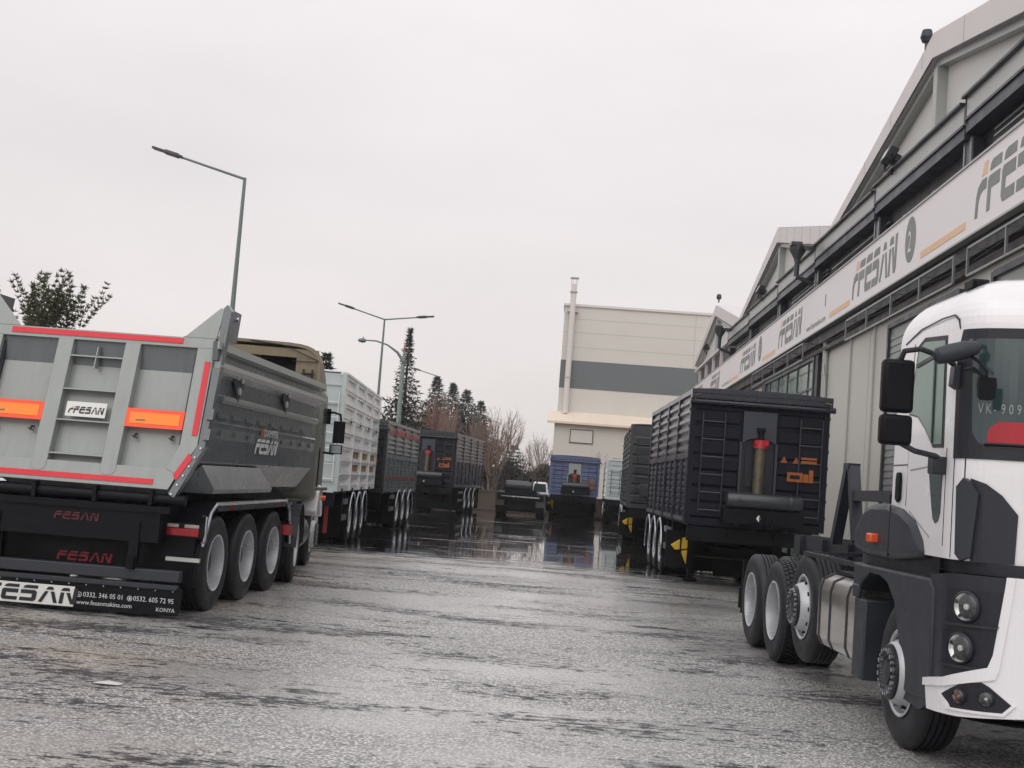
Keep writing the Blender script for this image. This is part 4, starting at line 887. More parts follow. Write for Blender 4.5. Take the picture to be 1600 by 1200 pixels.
# mirrors
for s_ in (1, -1):
    G = MB(); G.T = Matrix.Diagonal((s_, 1, 1, 1))
    G.tube([(-1.2, -.75, 2.72), (-1.35, -.95, 2.75), (-1.52, -.95, 2.80), (-1.60, -.86, 2.79), (-1.62, -.84, 2.72)], .02, 8)
    G.tube([(-1.24, -.68, 2.07), (-1.33, -.78, 2.10), (-1.5, -.86, 2.12), (-1.60, -.84, 2.17), (-1.61, -.83, 2.24)], .02, 8); G.box(-1.34, -1.23, -.78, -.66, 1.98, 2.10)
    A_ = MB(); A_.T = G.T; A_.prism([(-1.23, 2.55), (-1.23, 2.72), (-1.27, 2.71), (-1.28, 2.58)], TX((0, -.90, 0), (1, 0, 0), (0, 0, 1)), -.08)
    mi = part('side_mirror', G, ['plastic2'], t, bevel=.008); part('bracket', A_, ['plastic2'], mi)
    for z0_, z1_ in ((2.37, 2.73), (2.15, 2.355)):
        G = MB(); G.T = Matrix.Diagonal((s_, 1, 1, 1)); G.box(-1.74, -1.525, -.89, -.79, z0_, z1_); hs_ = part('mirror_housing', G, ['black'], mi, bevel=.028)
        G = MB(); G.T = Matrix.Diagonal((s_, 1, 1, 1)); G.box(-1.715, -1.55, -.789, -.785, z0_ + .03, z1_ - .03); part('mirror_glass', G, ['mirror'], mi)
G = MB(); T_ = Matrix.Translation((-1.36, -1.17, 2.77)) @ Matrix.Rotation(R(-17), 4, 'Y')
G.lathe([(0, -.15), (.035, -.148), (.055, -.13), (.063, -.04), (.06, .06), (.045, .13), (.02, .155), (0, .157)], T_, 18); G.tube([(-1.2, -1.0, 2.83), (-1.24, -1.1, 2.86), (-1.27, -1.16, 2.84), (-1.28, -1.17, 2.79)], .017, 8); part('kerb_mirror', G, ['plastic'], t)
G = MB(); G.tube([(-1.27, -1.17, 2.75), (-1.245, -1.27, 2.70), (-1.22, -1.32, 2.64), (-1.215, -1.32, 2.58)], .011, 6); G.tube([(-1.24, -1.0, 2.68), (-1.25, -1.18, 2.67), (-1.225, -1.30, 2.60)], .011, 6); G.prism([(-.055, .07), (.055, .07), (.058, .03), (.05, -.06), (.03, -.075), (-.03, -.075), (-.05, -.06), (-.058, .03)], pic_rear(-1.215, -1.30, 2.53), .035); part('front_mirror', G, ['black'], t)
G = MB(); G.box(-1.07, -.95, -.62, -.45, 3.30, 3.37); G.box(-1.05, -.97, -.64, -.62, 3.31, 3.36); G.mirror(); part('marker_lamp', G, ['black'], cab, bevel=.012)
# chassis behind the cab
G = MB()
for s_ in (-1, 1):
    G.prism([(-1.2, .8), (5.6, .8), (5.6, 1.08), (2.7, 1.08), (-1.2, 1.02)], pic_right(s_ * .42 - .045, 0, 0), .09)
    G.prism([(2.0, 1.10), (5.9, 1.10), (5.9, 1.32), (5.3, 1.34), (2.0, 1.40)], pic_right(s_ * .62 - .03, 0, 0), .06)
    for y in (2.4, 3.4, 4.4, 5.4): G.box(s_ * .65, s_ * .7, y, y + .05, 1.1, 1.33)
for y in (-.6, .6, 1.8, 2.8, 3.6, 4.6, 5.5): G.box(-.42, .42, y, y + .1, .85, 1.05)
for y in (3.05, 4.25, 5.45): G.cyl((-1, y, RT), (1, y, RT), .1, n=10)
G.cyl((-1, 0, RT), (1, 0, RT), .07, n=10); G.box(-.5, .5, -.9, .9, .55, 1.3); G.bar((-1.15, 1.1, 1.22), (-1.2, 3.1, 1.22), .05, .04); G.bar((-1.15, 3.05, 1.22), (-.6, 3.0, 1.25), .04, .04)
ch = part('chassis', G, ['plastic2'], t)
G = MB()
for s_ in (-1, 1): G.bar((s_ * .80, 3.5, 1.34), (s_ * .80, 3.12, 2.10), .1, .1); G.bar((s_ * .80, 2.75, 1.38), (s_ * .80, 3.0, 2.10), .1, .1); G.box(s_ * .74, s_ * .86, 2.98, 3.16, 2.08, 2.14); G.bar((s_ * .8, 2.95, 1.82), (s_ * .8, .6, 1.84), .07, .1)
for s_ in (): G.bar((s_ * .80, 2.28, 1.38), (s_ * .80, 1.9, 2.08), .1, .1); G.bar((s_ * .80, 1.62, 1.38), (s_ * .80, 1.8, 2.08), .1, .1); G.box(s_ * .74, s_ * .86, 1.75, 1.95, 2.06, 2.12); G.box(s_ * .78, s_ * .82, 1.9, 2.0, 1.55, 1.6)
G.bar((-.9, 1.55, 1.80), (.9, 1.55, 1.80), .08, .09); G.bar((-.9, 1.55, 1.70), (.9, 1.55, 1.70), .05, .05); G.box(-.9, .9, .6, 1.0, 1.0, 1.5)
part('rear_support_frame', G, ['plastic2'], t)
G = MB(); sx_ = [(-1.235, .52), (-1.2, .44), (-1.1, .40), (-.72, .40), (-.64, .5), (-.64, 1.0), (-.72, 1.08), (-1.12, 1.08), (-1.21, 1.03), (-1.235, .94)]
G.prism([(x, z) for x, z in sx_], TX((0, 2.42, 0), (1, 0, 0), (0, 0, 1)), 1.24); ft = part('fuel_tank', G, ['alu'], t, bevel=.035)
G = MB(); sc = lambda k: [((x + .94) * k - .94, (z - .74) * k + .74) for x, z in sx_]
for y in (1.42, 1.95, 2.3): G.prism(sc(1.02), TX((0, y + .045, 0), (1, 0, 0), (0, 0, 1)), .045)
G.cyl((-.95, 1.7, 1.07), (-.95, 1.7, 1.14), .06, n=12); G.box(-1.1, -.8, 1.25, 2.3, 1.09, 1.12); part('tank_strap', G, ['tdark'], ft)
for s_ in (-1, 1):
    wheel(t, s_ * 1.24, 0, RT, s_, TY_RIB, STEER)
    wheel(t, s_ * 1.22, 3.05, .70, s_, TY_RIB, STEER)
    wheel(t, s_ * 1.24, 4.25, RT, s_, TY_BLK, DISH, True)
    wheel(t, s_ * 1.24, 5.45, RT, s_, TY_RIB, DISH, True)
G = MB(); G.box(-1.2, -.7, 6.3, 6.36, .35, .6); G.tube([(-1.18, 6.2, .3), (-1.18, 6.2, .95)], .02, 6); G.box(-1.18, 1.18, 6.1, 6.2, .45, .55); part('underrun_bar', G, ['black'], t)
# ------------------------------------------------------------------ factory hall on the right
XF = 7.0
hall = thing('factory_hall', 'long cream factory hall with three gables and a dark gutter line along the right side', 'building', (XF, 40, 0), 0)
def hb(): G = MB(); G.T = Matrix.Translation((0, -40, 0)); return G      # facade parts written with world y, local x
Y0, Y1 = 12.0, 74.2
G = hb(); G.box(.22, .5, Y0, Y1, 0, 8.9); G.box(.5, 30, Y1 - .3, Y1, 0, 9.2)
wl = part('wall', G, ['panel'], hall)
G = hb()
for y in [Y0 + 6.3 * k for k in range(10)]: G.box(.213, .221, y, y + .02, 0, 6.3)
part('panel_joint', G, ['gutter'], wl)
# dark strip painted in for the shade under the sign, and service rail
G = hb(); G.box(-.0, .22, Y0, Y1, 6.45, 6.74); G.box(.05, .2, Y0, Y1, 6.2, 6.3); part('shade_strip_and_rail', G, ['dark'], hall)
# clerestory strip
G = hb(); G.box(.1, .219, Y0, Y1, 8.0, 9.0); part('window_strip', G, ['dark'], hall, label='dark clerestory strip above the sign boards')
G = hb(); y = 13.0; i = 0
segs = []
edges = [9.3, 16.3, 23.3, 30.1, 37.4, 44.1, 51.2, 58.0]
for e_ in edges[1:]:
    G = hb(); G.box(-.12, .1, e_ - .92, e_ - .50, 8.141, 8.66); part('strip_pillar', G, ['dgutter'], hall); G = hb(); G.box(-.14, -.1, e_ - .95, e_ - .86, 8.141, 8.66); G.box(-.14, -.1, e_ - .56, e_ - .48, 8.141, 8.66); part('pillar_edge', G, ['midgrey'], hall)
for yy in (61.5, 65, 68.5, 72): G = hb(); G.box(-.05, .12, yy, yy + .22, 8.141, 9.04); part('strip_pillar', G, ['fascia'], hall, label='pale pillar in the grey strip of the third gable')
for k, (a, b) in enumerate(((28.6, 35.4), (35.6, 41.9), (49.5, 56.0), (15.1, 21.8))):
    for z in ((8.2, 8.33, 8.46, 8.58) if k else (8.3, 8.48)): G = hb(); G.bar((.03, a + .2, z), (.03, b - .2, z), .03, .04); part('louvre_bar', G, ['midgrey'], hall)
G = hb(); G.tube([(-.03, 27.4 - .12 * k, 8.3 - .05 * math.sin(math.pi * k / 20)) for k in range(21)], .008, 5); part('cable', G, ['white'], hall)
for k in range(7):
    a, b = edges[k] - .8, edges[k + 1] - .8; s0_ = .09
    def qd(G, x0, x1, za0, za1, zb0, zb1, ya, yb, m=0):
        G.add([(x0, ya, za0), (x0, yb, zb0), (x0, yb, zb1), (x0, ya, za1), (x1, ya, za0), (x1, yb, zb0), (x1, yb, zb1), (x1, ya, za1)], [(0, 3, 2, 1), (4, 5, 6, 7), (0, 1, 5, 4), (1, 2, 6, 5), (2, 3, 7, 6), (3, 0, 4, 7)], m)
    G = hb(); qd(G, -.22, .2, 8.66, 8.90, 8.66 + s0_, 8.90 + s0_, a + .05, b - .02); qd(G, -.33, -.02, 9.30, 9.35, 9.30 + s0_, 9.35 + s0_, a + .05, b - .02); qd(G, -.25, .1, 8.902, 9.298, 8.902 + s0_, 9.298 + s0_, b - .09, b - .021); qd(G, -.26, -.23, 8.88, 8.93, 8.88 + s0_, 8.93 + s0_, a + .05, b - .02)
    gp = part('gutter', G, ['dgutter'], hall)
    G = hb(); qd(G, -.24, -.12, 8.932, 9.298, 8.932 + s0_, 9.298 + s0_, a + .06, b - .095); part('gutter_fascia', G, ['gutter'], gp)
G = hb(); G.box(-.12, .2, 57.3, Y1, 9.05, 9.17); part('gutter_fascia', G, ['fascia'], hall)
# gables
for (ap, n_, f_) in ((25.3, 15.6, 35.0), (44.8, 35.1, 54.4), (64.4, 54.5, 74.2)):
    za, ze = 11.75, 9.72
    if ap > 60: n_ = 54.6
    T_ = TX((.0, -40, 0), (0, 1, 0), (0, 0, 1))      # normal +x
    G = MB(); G.prism([(n_, 8.9), (f_, 8.9), (f_, ze - .25), (ap, za - .35), (n_, ze - .25)], TX((.20, -40, 0), (0, 1, 0), (0, 0, 1)), .1)
    for y in [n_ + 1.0 * k for k in range(1, int(f_ - n_))]: pass
    gw = part('gable_wall', G, ['gablew'], hall)
    G = MB(); dn, dfv = (za - ze) / (ap - n_), (za - ze) / (f_ - ap)
    G.prism([(n_, ze), (ap, za), (ap, za - .55), (n_, ze - .55)], TX((-.12, -40, 0), (0, 1, 0), (0, 0, 1)), .4)
    G.prism([(ap, za), (f_, ze), (f_, ze - .30), (ap, za - .55)], TX((-.12, -40, 0), (0, 1, 0), (0, 0, 1)), .4)
    fs = part('rake_fascia', G, ['fascia'], gw)
    G = MB(); k = 0
    for yy in [n_ + .1 + 1.5 * q for q in range(int((ap - n_) / 1.5) + 1) if ap > 30 or q % 3 == 2]:
        zt = ze + dn * (yy - n_); G.prism([(yy, zt), (yy + .03, zt), (yy + .03, zt - .55), (yy, zt - .55)], TX((-.125, -40, 0), (0, 1, 0), (0, 0, 1)), .004)
    for yy in [ap + 2.5 * q + .8 for q in range(int((f_ - ap) / 2.5))]:
        zt = za - dfv * (yy - ap); G.prism([(yy, zt), (yy + .03, zt), (yy + .03, zt - .32), (yy, zt - .32)], TX((-.125, -40, 0), (0, 1, 0), (0, 0, 1)), .004)
    part('fascia_joint', G, ['gutter'], fs)
    G = MB()
    G.prism([(n_, ze - .552), (ap, za - .552), (ap, za - .72), (n_, ze - .72)], TX((.0, -40, 0), (0, 1, 0), (0, 0, 1)), .199); G.prism([(ap, za - .552), (f_, ze - .302), (f_, ze - .45), (ap, za - .72)], TX((.0, -40, 0), (0, 1, 0), (0, 0, 1)), .199)
    G.prism([(n_, ze - .55), (ap, za - .55), (ap, za - .58), (n_, ze - .58)], TX((-.13, -40, 0), (0, 1, 0), (0, 0, 1)), .02, 1); G.prism([(ap, za - .55), (f_, ze - .30), (f_, ze - .33), (ap, za - .58)], TX((-.13, -40, 0), (0, 1, 0), (0, 0, 1)), .02, 1)
    part('fascia_soffit', G, ['gutter', 'dark'], fs)
    G = hb(); G.box(-.02, .199, ap - .06, ap + .22, 8.9, za - .723); part('gable_post', G, ['gutter'], gw)
    G = MB(); b0 = 30
    G.add([(-.1, n_ - 40, ze + .01), (b0, n_ - 40, ze + .01), (b0, ap - 40, za + .01), (-.1, ap - 40, za + .01), (-.1, f_ - 40, ze + .01), (b0, f_ - 40, ze + .01)], [(0, 1, 2, 3), (3, 2, 5, 4)]); part('roof', G, ['fascia'], hall)
G = hb(); G.box(-.25, .2, 35.8, 38.0, 9.6, 9.68)
for y, zt in ((36.8, 9.45), (56.3, 9.45)):
    G = hb(); G.box(-.95, -.62, y - .2, y + .2, zt - .02, zt + .08); G.box(-.88, -.1, y - .08, y + .08, zt - .12, zt + .0)
    G.lathe([(.24, 0), (.24, .18), (.1, .42), (.1, .5)], Matrix.Translation((-.72, y, zt)) @ Matrix.Rotation(R(90), 4, 'Y'), 4); G.cyl((-.72, y, zt - .4), (-.72, y + .02, zt - .95), .08, n=10); G.tube([(-.72, y, zt - .95), (-.2, y, 8.3)], .07, 8); part('rain_hopper', G, ['dkgrey' if y < 40 else 'plastic'], hall)
for y in (36.0, 54.8):
    G = hb(); G.cyl((.14, y, 0), (.14, y, 6.6), .09, n=10)
    for z in (1.5, 3.5, 5.5): G.cyl((.14, y, z), (.14, y, z + .06), .11, n=10)
    G.tube([(.1, y - .35, 3.0), (.1, y - .3, 5.2), (.06, y - .1, 5.8)], .02, 6); part('downpipe', G, ['gutter'], hall)
# floodlights at the feet of the gables and small lamps on the peaks: things of their own
def flood(y, lab):
    t = thing('floodlight', lab, 'floodlight', (XF - .40, y, 9.36), 0, 'floodlights above the gutter of the hall')
    G = MB(); G.T = Matrix.Rotation(R(25), 4, 'Y'); G.prism([(-.3, .16), (.3, .16), (.24, -.16), (-.24, -.16)], TX((-.22, 0, .3), (0, 1, 0), (0, 0, 1)), .2); G.box(-.02, .12, -.2, .2, .2, .38); part('housing', G, ['plastic2'], t, bevel=.02)
    G = MB(); G.T = Matrix.Rotation(R(25), 4, 'Y'); G.box(-.228, -.222, -.22, .22, .17, .43); part('glass', G, ['glass'], t)
    G = MB(); G.tube([(0, -.32, .3), (.02, -.32, .05), (.02, .32, .05), (0, .32, .3)], .02, 6); G.cyl((.1, 0, -.1), (.1, 0, .06), .03, n=8); part('bracket', G, ['black'], t)
flood(27.5, 'black floodlight over the dark gutter under the nearest gable'); flood(46.6, 'black floodlight over the gutter under the middle gable'); flood(66.0, 'small black floodlight low on the farthest gable')
def peak(y, z, lab):
    t = thing('gable_lamp', lab, 'lamp', (XF - .1, y, z), 0, 'small dark lamps on the gable peaks')
    G = MB(); G.lathe([(0, -.18), (.1, -.16), (.14, 0), (.1, .1), (0, .12)], Matrix.Translation((0, 0, .12)) @ Matrix.Rotation(R(90), 4, 'Y'), 14); part('lamp_head', G, ['plastic'], t)
    G = MB(); G.cyl((0, 0, -.15), (0, 0, .12), .04, n=8); part('stem', G, ['dkgrey'], t)
peak(25.9, 11.75, 'small dark lamp on the peak of the nearest gable'); peak(63.4, 11.9, 'small dark lamp on the peak of the farthest gable')
# doors in the wall
def door(y0, y1, ztop, glazed, lab=None):
    G = hb(); G.box(.15, .218, y0, y1, 0, ztop)
    if not glazed:
        for k in range(int(ztop / .16)): G.box(.13, .15, y0 + .05, y1 - .05, k * .16 + .02, k * .16 + .12)
    d = part('roller_door' if not glazed else 'glazed_door', G, ['shutter' if not glazed else 'sglass'], hall)
    G = hb(); G.box(.08, .2, y0 - .12, y0, 0, ztop + .1); G.box(.08, .2, y1, y1 + .12, 0, ztop + .1); G.box(.08, .2, y0, y1, ztop, ztop + .12)
    if glazed:
        for k in range(5): yy = y0 + (y1 - y0) * (k + .5) / 5; G.box(.12, .149, yy, yy + .07, 0, ztop)
        for z in (1.2, 2.6, 4.0, 5.2): G.box(.12, .149, y0, y1, z, z + .07)
    part('door_frame', G, ['dgutter'], d)
door(23.5, 28.6, 5.9, False); door(15.5, 21.5, 5.9, False); door(37.6, 47.0, 6.1, True); door(58, 66, 6.0, True)
G = hb(); G.box(.1, .2, 47.1, 47.9, 0, 6.3); G.box(.1, .2, 36.9, 37.3, 0, 6.3); part('wall_column', G, ['dark'], hall)
# rails of the awnings in front of the doors
for a, b, z in ((22.6, 31.5, 5.95), (14, 21.8, 5.95), (37.4, 48, 6.05)):
    G = hb()
    G.bar((-.28, a, z), (-.28, b, z), .035, .04); G.bar((-.28, a, z + .5), (-.28, b, z + .5), .035, .04); n = 4
    for k in range(n + 1): y = a + (b - a) * k / n; G.box(-.3, -.26, y - .025, y + .025, z, z + .5); G.box(-.28, .2, y - .015, y + .015, z + .49, z + .52)
    part('awning_rail', G, ['midgrey'], hall)
for a, b, z, sg in ((15, 36, 6.42, .10), (36, 55, 6.40, .14), (55, 73, 6.42, .1)):
    G = hb(); n = 24; G.tube([(-.03, a + (b - a) * k / n, z - sg * abs(math.sin(math.pi * k / 6))) for k in range(n + 1)], .012, 5); part('cable', G, ['black'], hall)
for y, z0_, z1_ in ((30.3, 0, 6.2), (32.9, 2.0, 6.3)):
    G = hb(); G.cyl((.18, y, z0_), (.18, y, z1_), .025, n=8); part('conduit', G, ['gutter'], hall)
t = thing('security_camera', 'small dark security camera beside the downpipe on the hall wall', 'camera', (XF, 36.0, 4.1), 0)
G = MB(); G.bar((-.28, .25, .03), (-.18, -.15, -.03), .12, .12); part('camera_body', G, ['plastic2'], t); G = MB(); G.tube([(-.22, 0, 0), (-.12, 0, .1), (.1, 0, .1)], .02, 6); part('bracket', G, ['plastic2'], t)
# sign boards
def sign(name_label, y0, y1, items, x=-.0):
    t = thing('sign_board', name_label, 'sign', (XF, y0, 0), 0, 'long white sign boards of the hall')
    G = MB(); G.box(-.16, -.02, .01, y1 - y0 - .01, 6.78, 8.1); b = part('board', G, ['board'], t)
    G = MB(); G.box(-.19, -.0, .01, y1 - y0 - .01, 8.101, 8.14); G.box(-.175, -.01, .01, y1 - y0 - .01, 6.74, 6.779); part('edge_trim', G, ['gutter'], t)
    G = MB(); O = MB()
    for it in items:
        k, yy = it[0], it[1] - y0
        if k == 'F': 
            g = MB(); wd = fesan(g, pic_left(-.162, yy, 7.0), .88, 0, .006, 1, it[2] / (5.86 * .88))
            for f, m in zip(g.f, g.m): pass
            G.v += g.v and []; b0 = len(G.v); G.v += g.v; G.f += [[i + b0 for i in f] for f in g.f]; G.m += g.m
        if k == 'O':
            T_ = pic_left(-.162, yy, 7.5); n = 28
            disc(G, T_, .5, 28, 0, .004, .82)
            text(G, pic_left(-.168, yy + .17, 7.24), it[2], .66, 2, .003, .8)
        if k == 'L': G.box(-.168, -.161, yy - it[2], yy, 6.93, 7.07, 1)
        if k == 'T': text(G, pic_left(-.162, yy, 6.93), it[2], .27, 0, .004, 1.15)
        if k == 'B': G.box(-.164, -.161, yy, yy + .12, 7.35, 7.7, 0)
    part('lettering', G, ['glyph', 'peach', 'board'], t)
    return t
sign('nearest sign board, half cut by the right picture edge, reading FESAN 2', 12.5, 38.0, [('F', 21.9, 4.3), ('O', 16.8, '1'), ('L', 25.3, 2.9), ('F', 31.55, 4.3), ('O', 26.15, '2'), ('L', 34.3, 2.5), ('T', 37.7, 'www.fesanmakina.com'), ('B', 34.9)])
sign('middle sign board with two FESAN logos above the glazed door', 38.02, 59.2, [('F', 42.9, 4.3), ('L', 46.4, 2.9), ('F', 52.7, 4.3), ('O', 47.2, '3'), ('L', 56.3, 2.9), ('T', 59.0, 'www.fesanmakina.com')])
sign('farthest sign board under the third gable, just above the navy trailer', 59.22, 73.6, [('F', 64.3, 4.0), ('F', 72.5, 4.0)])
# ------------------------------------------------------------------ concrete hall at the end
t = thing('warehouse', 'tall windowless concrete warehouse with a grey band, behind the blue trailer', 'building', (-1.45, 85, 0), 0)
G = MB(); G.box(0, 34, 0, 30, 0, 8.42); G.box(0, 34, 0, 30, 10.38, 14.2); wl = part('wall', G, ['conc'], t)
G = MB(); G.box(-.02, 34.02, -.02, 30.02, 8.42, 10.38); part('grey_band', G, ['band'], t)
G = MB(); G.box(-.08, 34, -.12, 30, 14.2, 14.36); part('roof_coping', G, ['fascia'], t)
G = MB()
for z in (11.3, 12.35, 13.3): G.box(0, 34, -.008, .0, z, z + .025)
for x in (9.2, 16.4, 23.6): G.box(x, x + .03, -.009, .001, 10.4, 14.2)
part('panel_joint', G, ['gutter'], wl)
G = MB(); G.cyl((.55, -.35, 6.6), (.55, -.35, 15.2), .2, n=16); G.box(.25, .85, -.1, .0, 13.8, 13.9); G.cyl((.55, -.35, 15.2), (.55, -.35, 15.7), .2, n=12); fl = part('flue', G, ['fascia'], t)
G = MB()
for k in range(6): a = k * math.pi / 3; G.bar((.55 + .2 * math.cos(a), -.35 + .2 * math.sin(a), 15.7), (.55 + .22 * math.cos(a), -.35 + .22 * math.sin(a), 16.1), .03, .03)
G.cyl((.55, -.35, 16.1), (.55, -.35, 16.17), .32, n=16); G.cyl((.55, -.35, 15.1), (.55, -.35, 15.2), .28, n=14); G.box(.2, .95, -.4, .0, 13.75, 13.8); G.cyl((.55, -.35, 9.1), (.55, -.35, 9.15), .25, n=16); part('flue_cap', G, ['gutter'], fl)
G = MB(); G.add([(-.6, 0, 6.75), (34, 0, 6.75), (34, -1.9, 5.98), (-.6, -1.9, 5.98), (-.6, -1.9, 5.86), (34, -1.9, 5.86), (-.6, 0, 5.9), (34, 0, 5.9)], [(0, 3, 2, 1), (3, 4, 5, 2), (4, 6, 7, 5), (0, 6, 4, 3)]); cn = part('canopy_roof', G, ['canopy'], t)
G = MB()
for k in range(30): x = k * 1.15; G.bar((x, 0, 6.76), (x, -1.9, 5.99), .03, .03)
G.box(-.62, 34, -1.96, -1.91, 5.82, 5.92); part('canopy_rib', G, ['canopy'], cn)
G = MB(); G.box(-.1, 34, -1.5, -1.4, 0, 5.86); part('lower_wall', G, ['conc'], t)
G = MB(); G.box(1.0, 2.6, -1.56, -1.5, 4.55, 5.5); G.box(1.06, 2.54, -1.58, -1.56, 4.61, 5.44, 1); part('window', G, ['wall', 'conc'], t)
# ------------------------------------------------------------------ street lamps
def lamp(label, x, y, h, arms, group='street lamps behind the left row'):
    t = thing('street_lamp', label, 'street lamp', (x, y, 0), 0, group)
    G = MB(); G.cyl((0, 0, 0), (0, 0, h), .13, .06, 10); part('pole', G, ['lampm'], t)
    for dx, dz in arms:
        G = MB(); G.cyl((0, 0, h - .05), (dx, 0, h + dz), .05, .04, 8); ar = part('arm', G, ['lampm'], t)
        G = MB(); u = Vector((dx, 0, dz)).normalized(); p = Vector((dx, 0, h + dz))
        G.bar(p - u * .9, p + u * .3, .3, .09); G.bar(p - u * .75, p - u * .2, .26, .16); part('lamp_head', G, ['dkgrey'], ar, bevel=.02)
    return t
lamp('tall single arm street lamp rising behind the grey dump trailer', -13.0, 44, 12.15, [(-3.3, .85)])
lamp('double arm street lamp behind the pale grey trailer', -13.3, 80, 11.75, [(-2.9, .75), (3.0, .35)])
lamp('single arm street lamp beside the spired cedar, faint against the sky', -14.0, 120, 11.4, [(-2.75, .65)])
lamp('fainter single arm street lamp right of the spired cedar', -13.6, 160, 11.3, [(-3.4, .8)])
lamp('faintest street lamp, just above the far conifers', -13.2, 205, 11.2, [(-3.2, .7)])
t = thing('street_lamp', 'thick teal lamp post with a curved arm, left of the spired cedar', 'street lamp', (-9.3, 63, 0), 0)
G = MB(); G.cyl((0, 0, 0), (0, 0, 7.7), .14, .10, 12); G.cyl((0, 0, 7.7), (0, 0, 8.0), .07, .05, 8); part('pole', G, ['teal'], t)
G = MB(); G.cyl((0, 0, 8.0), (0, 0, 8.35), .05, .015, 8); part('finial', G, ['redp'], t)
G = MB(); G.tube([(0, 0, 7.45), (-.35, 0, 7.9), (-.9, 0, 8.25), (-1.5, 0, 8.42), (-2.1, 0, 8.42)], [.09, .07, .045, .04, .035], 8); G.cyl((0, 0, 7.4), (0, 0, 7.5), .2, n=12); ar = part('arm', G, ['lampm'], t)
G = MB(); G.lathe([(0, -.25), (.08, -.2), (.13, 0), (.1, .15), (0, .2)], Matrix.Translation((-2.25, 0, 8.4)), 12); G.bar((-2.3, 0, 8.4), (-2.2, 0, 8.6), .04, .04); part('lamp_head', G, ['lampm'], ar)
# ------------------------------------------------------------------ trees
def needles(G, p, d, n, ln, rnd, droop=.3):
    for _ in range(n):
        a = Vector((rnd.gauss(0, 1), rnd.gauss(0, 1), rnd.gauss(0, .7))).normalized(); q = (d * .7 + a * .8 - Vector((0, 0, droop * rnd.random()))).normalized() * ln * rnd.uniform(.5, 1.2)
        s = q.cross(Vector((rnd.gauss(0, 1), rnd.gauss(0, 1), rnd.gauss(0, 1)))).normalized() * ln * rnd.uniform(.10, .2)
        b = p + a * ln * .15
        G.v += [tuple(b - s), tuple(b + s), tuple(b + q)]; k = len(G.v); G.f.append([k - 3, k - 2, k - 1]); G.m.append(0)
def conifer(label, x, y, h, r, seed, m='needle', step=.28, top=1.0, z0=.8, n=9, ln=.32, lean_=0, spire=.0, group='conifers behind the left row'):
    rnd = random.Random(seed); t = thing('conifer_tree', label, 'tree', (x, y, 0), 0, group)
    G = MB(); G.cyl((0, 0, 0), (lean_, 0, h * .98), .02 * h, .012, 8); part('trunk', G, ['bark'], t)
    G = MB(); z = z0
    while z < h * .985:
        k = (z - z0) / (h - z0); rr = r * ((1 - k) ** (1.0 + spire)) * rnd.uniform(.8, 1.15) + .05
        nb = max(4, int(10 - 5 * k)); a0 = rnd.uniform(0, 6)
        for b in range(nb):
            a = a0 + 2 * math.pi * b / nb + rnd.uniform(-.3, .3); L_ = rr * rnd.uniform(.65, 1.2)
            d = Vector((math.cos(a), math.sin(a), .25 - .1 * (1 - k))).normalized(); p = Vector((lean_ * z / h, 0, z)); steps = max(2, int(L_ / (ln * .55)))
            pts = [p.copy()]
            for i in range(steps):
                d = (d + Vector((rnd.gauss(0, .06), rnd.gauss(0, .06), -.07))).normalized(); p = p + d * L_ / steps; pts.append(p.copy())
                needles(G, p, d, n, ln * (1 - .35 * k), rnd)
        z += step * rnd.uniform(.7, 1.3) * (1 - .4 * k)
    part('crown', G, [m], t, smooth=0)
    return t
conifer('tall spired cedar, highest tree above the left row', -9.5, 66, 9.65, 2.8, 3, 'needle', .27, ln=.32, spire=.5, n=6)
conifer('small dark conifer right of the spired cedar under a street lamp', -10.4, 88, 8.9, 2.9, 4, 'needle', .25, ln=.36, n=7)
conifer('bluish conifer with its tip beside a street lamp, left of its taller twin', -9.6, 92, 8.8, 2.8, 5, 'needle2', .27, ln=.38, n=7)
conifer('wide bluish conifer behind the angled navy trailer', -8.8, 95, 8.6, 3.2, 6, 'needle2', .25, ln=.38, n=8)
conifer('low bluish conifer at the right end of the angled navy trailer', -7.8, 97, 7.9, 3.0, 8, 'needle2', .25, ln=.38, n=8)
conifer('bluish conifer low to the right of the big bare tree', -4.6, 92, 4.4, 2.8, 9, 'needle2', .33, ln=.36, n=8)
conifer('dark conifer just showing behind the beige roof deflector', -8.05, 38, 5.35, .75, 10, 'needle', .26, ln=.26, n=8)
conifer('small conifer behind the fence, left of the blue trailer', -2.2, 84, 2.5, 1.4, 13, 'needle', .3, ln=.3, n=7)
# cypress behind the dump trailer
def cypress(label, x, y, h, seed):
    rnd = random.Random(seed); t = thing('cypress_tree', label, 'tree', (x, y, 0), 0)
    G = MB(); G.cyl((0, 0, 0), (0, 0, h * .8), .12, .03, 8); part('trunk', G, ['bark'], t)
    G = MB()
    for _ in range(190):
        a = rnd.uniform(0, 6.28); zz = rnd.uniform(1.5, h * .86); p = Vector((rnd.gauss(0, .25), rnd.gauss(0, .25), zz)); k = zz / h
        d = Vector((math.cos(a) * .62, math.sin(a) * .62, 1)).normalized(); L_ = rnd.uniform(.6, 1.15) * (1.15 - .45 * k)
        n = 9
        for i in range(n):
            d = (d + Vector((rnd.gauss(0, .07), rnd.gauss(0, .07), .04))).normalized(); p = p + d * L_ / n; needles(G, p, d, 14, .085, rnd, 0)
    part('crown', G, ['olive'], t, smooth=0)
cypress('olive green cypress poking up behind the grey tailgate', -9.35, 20.6, 4.7, 21)
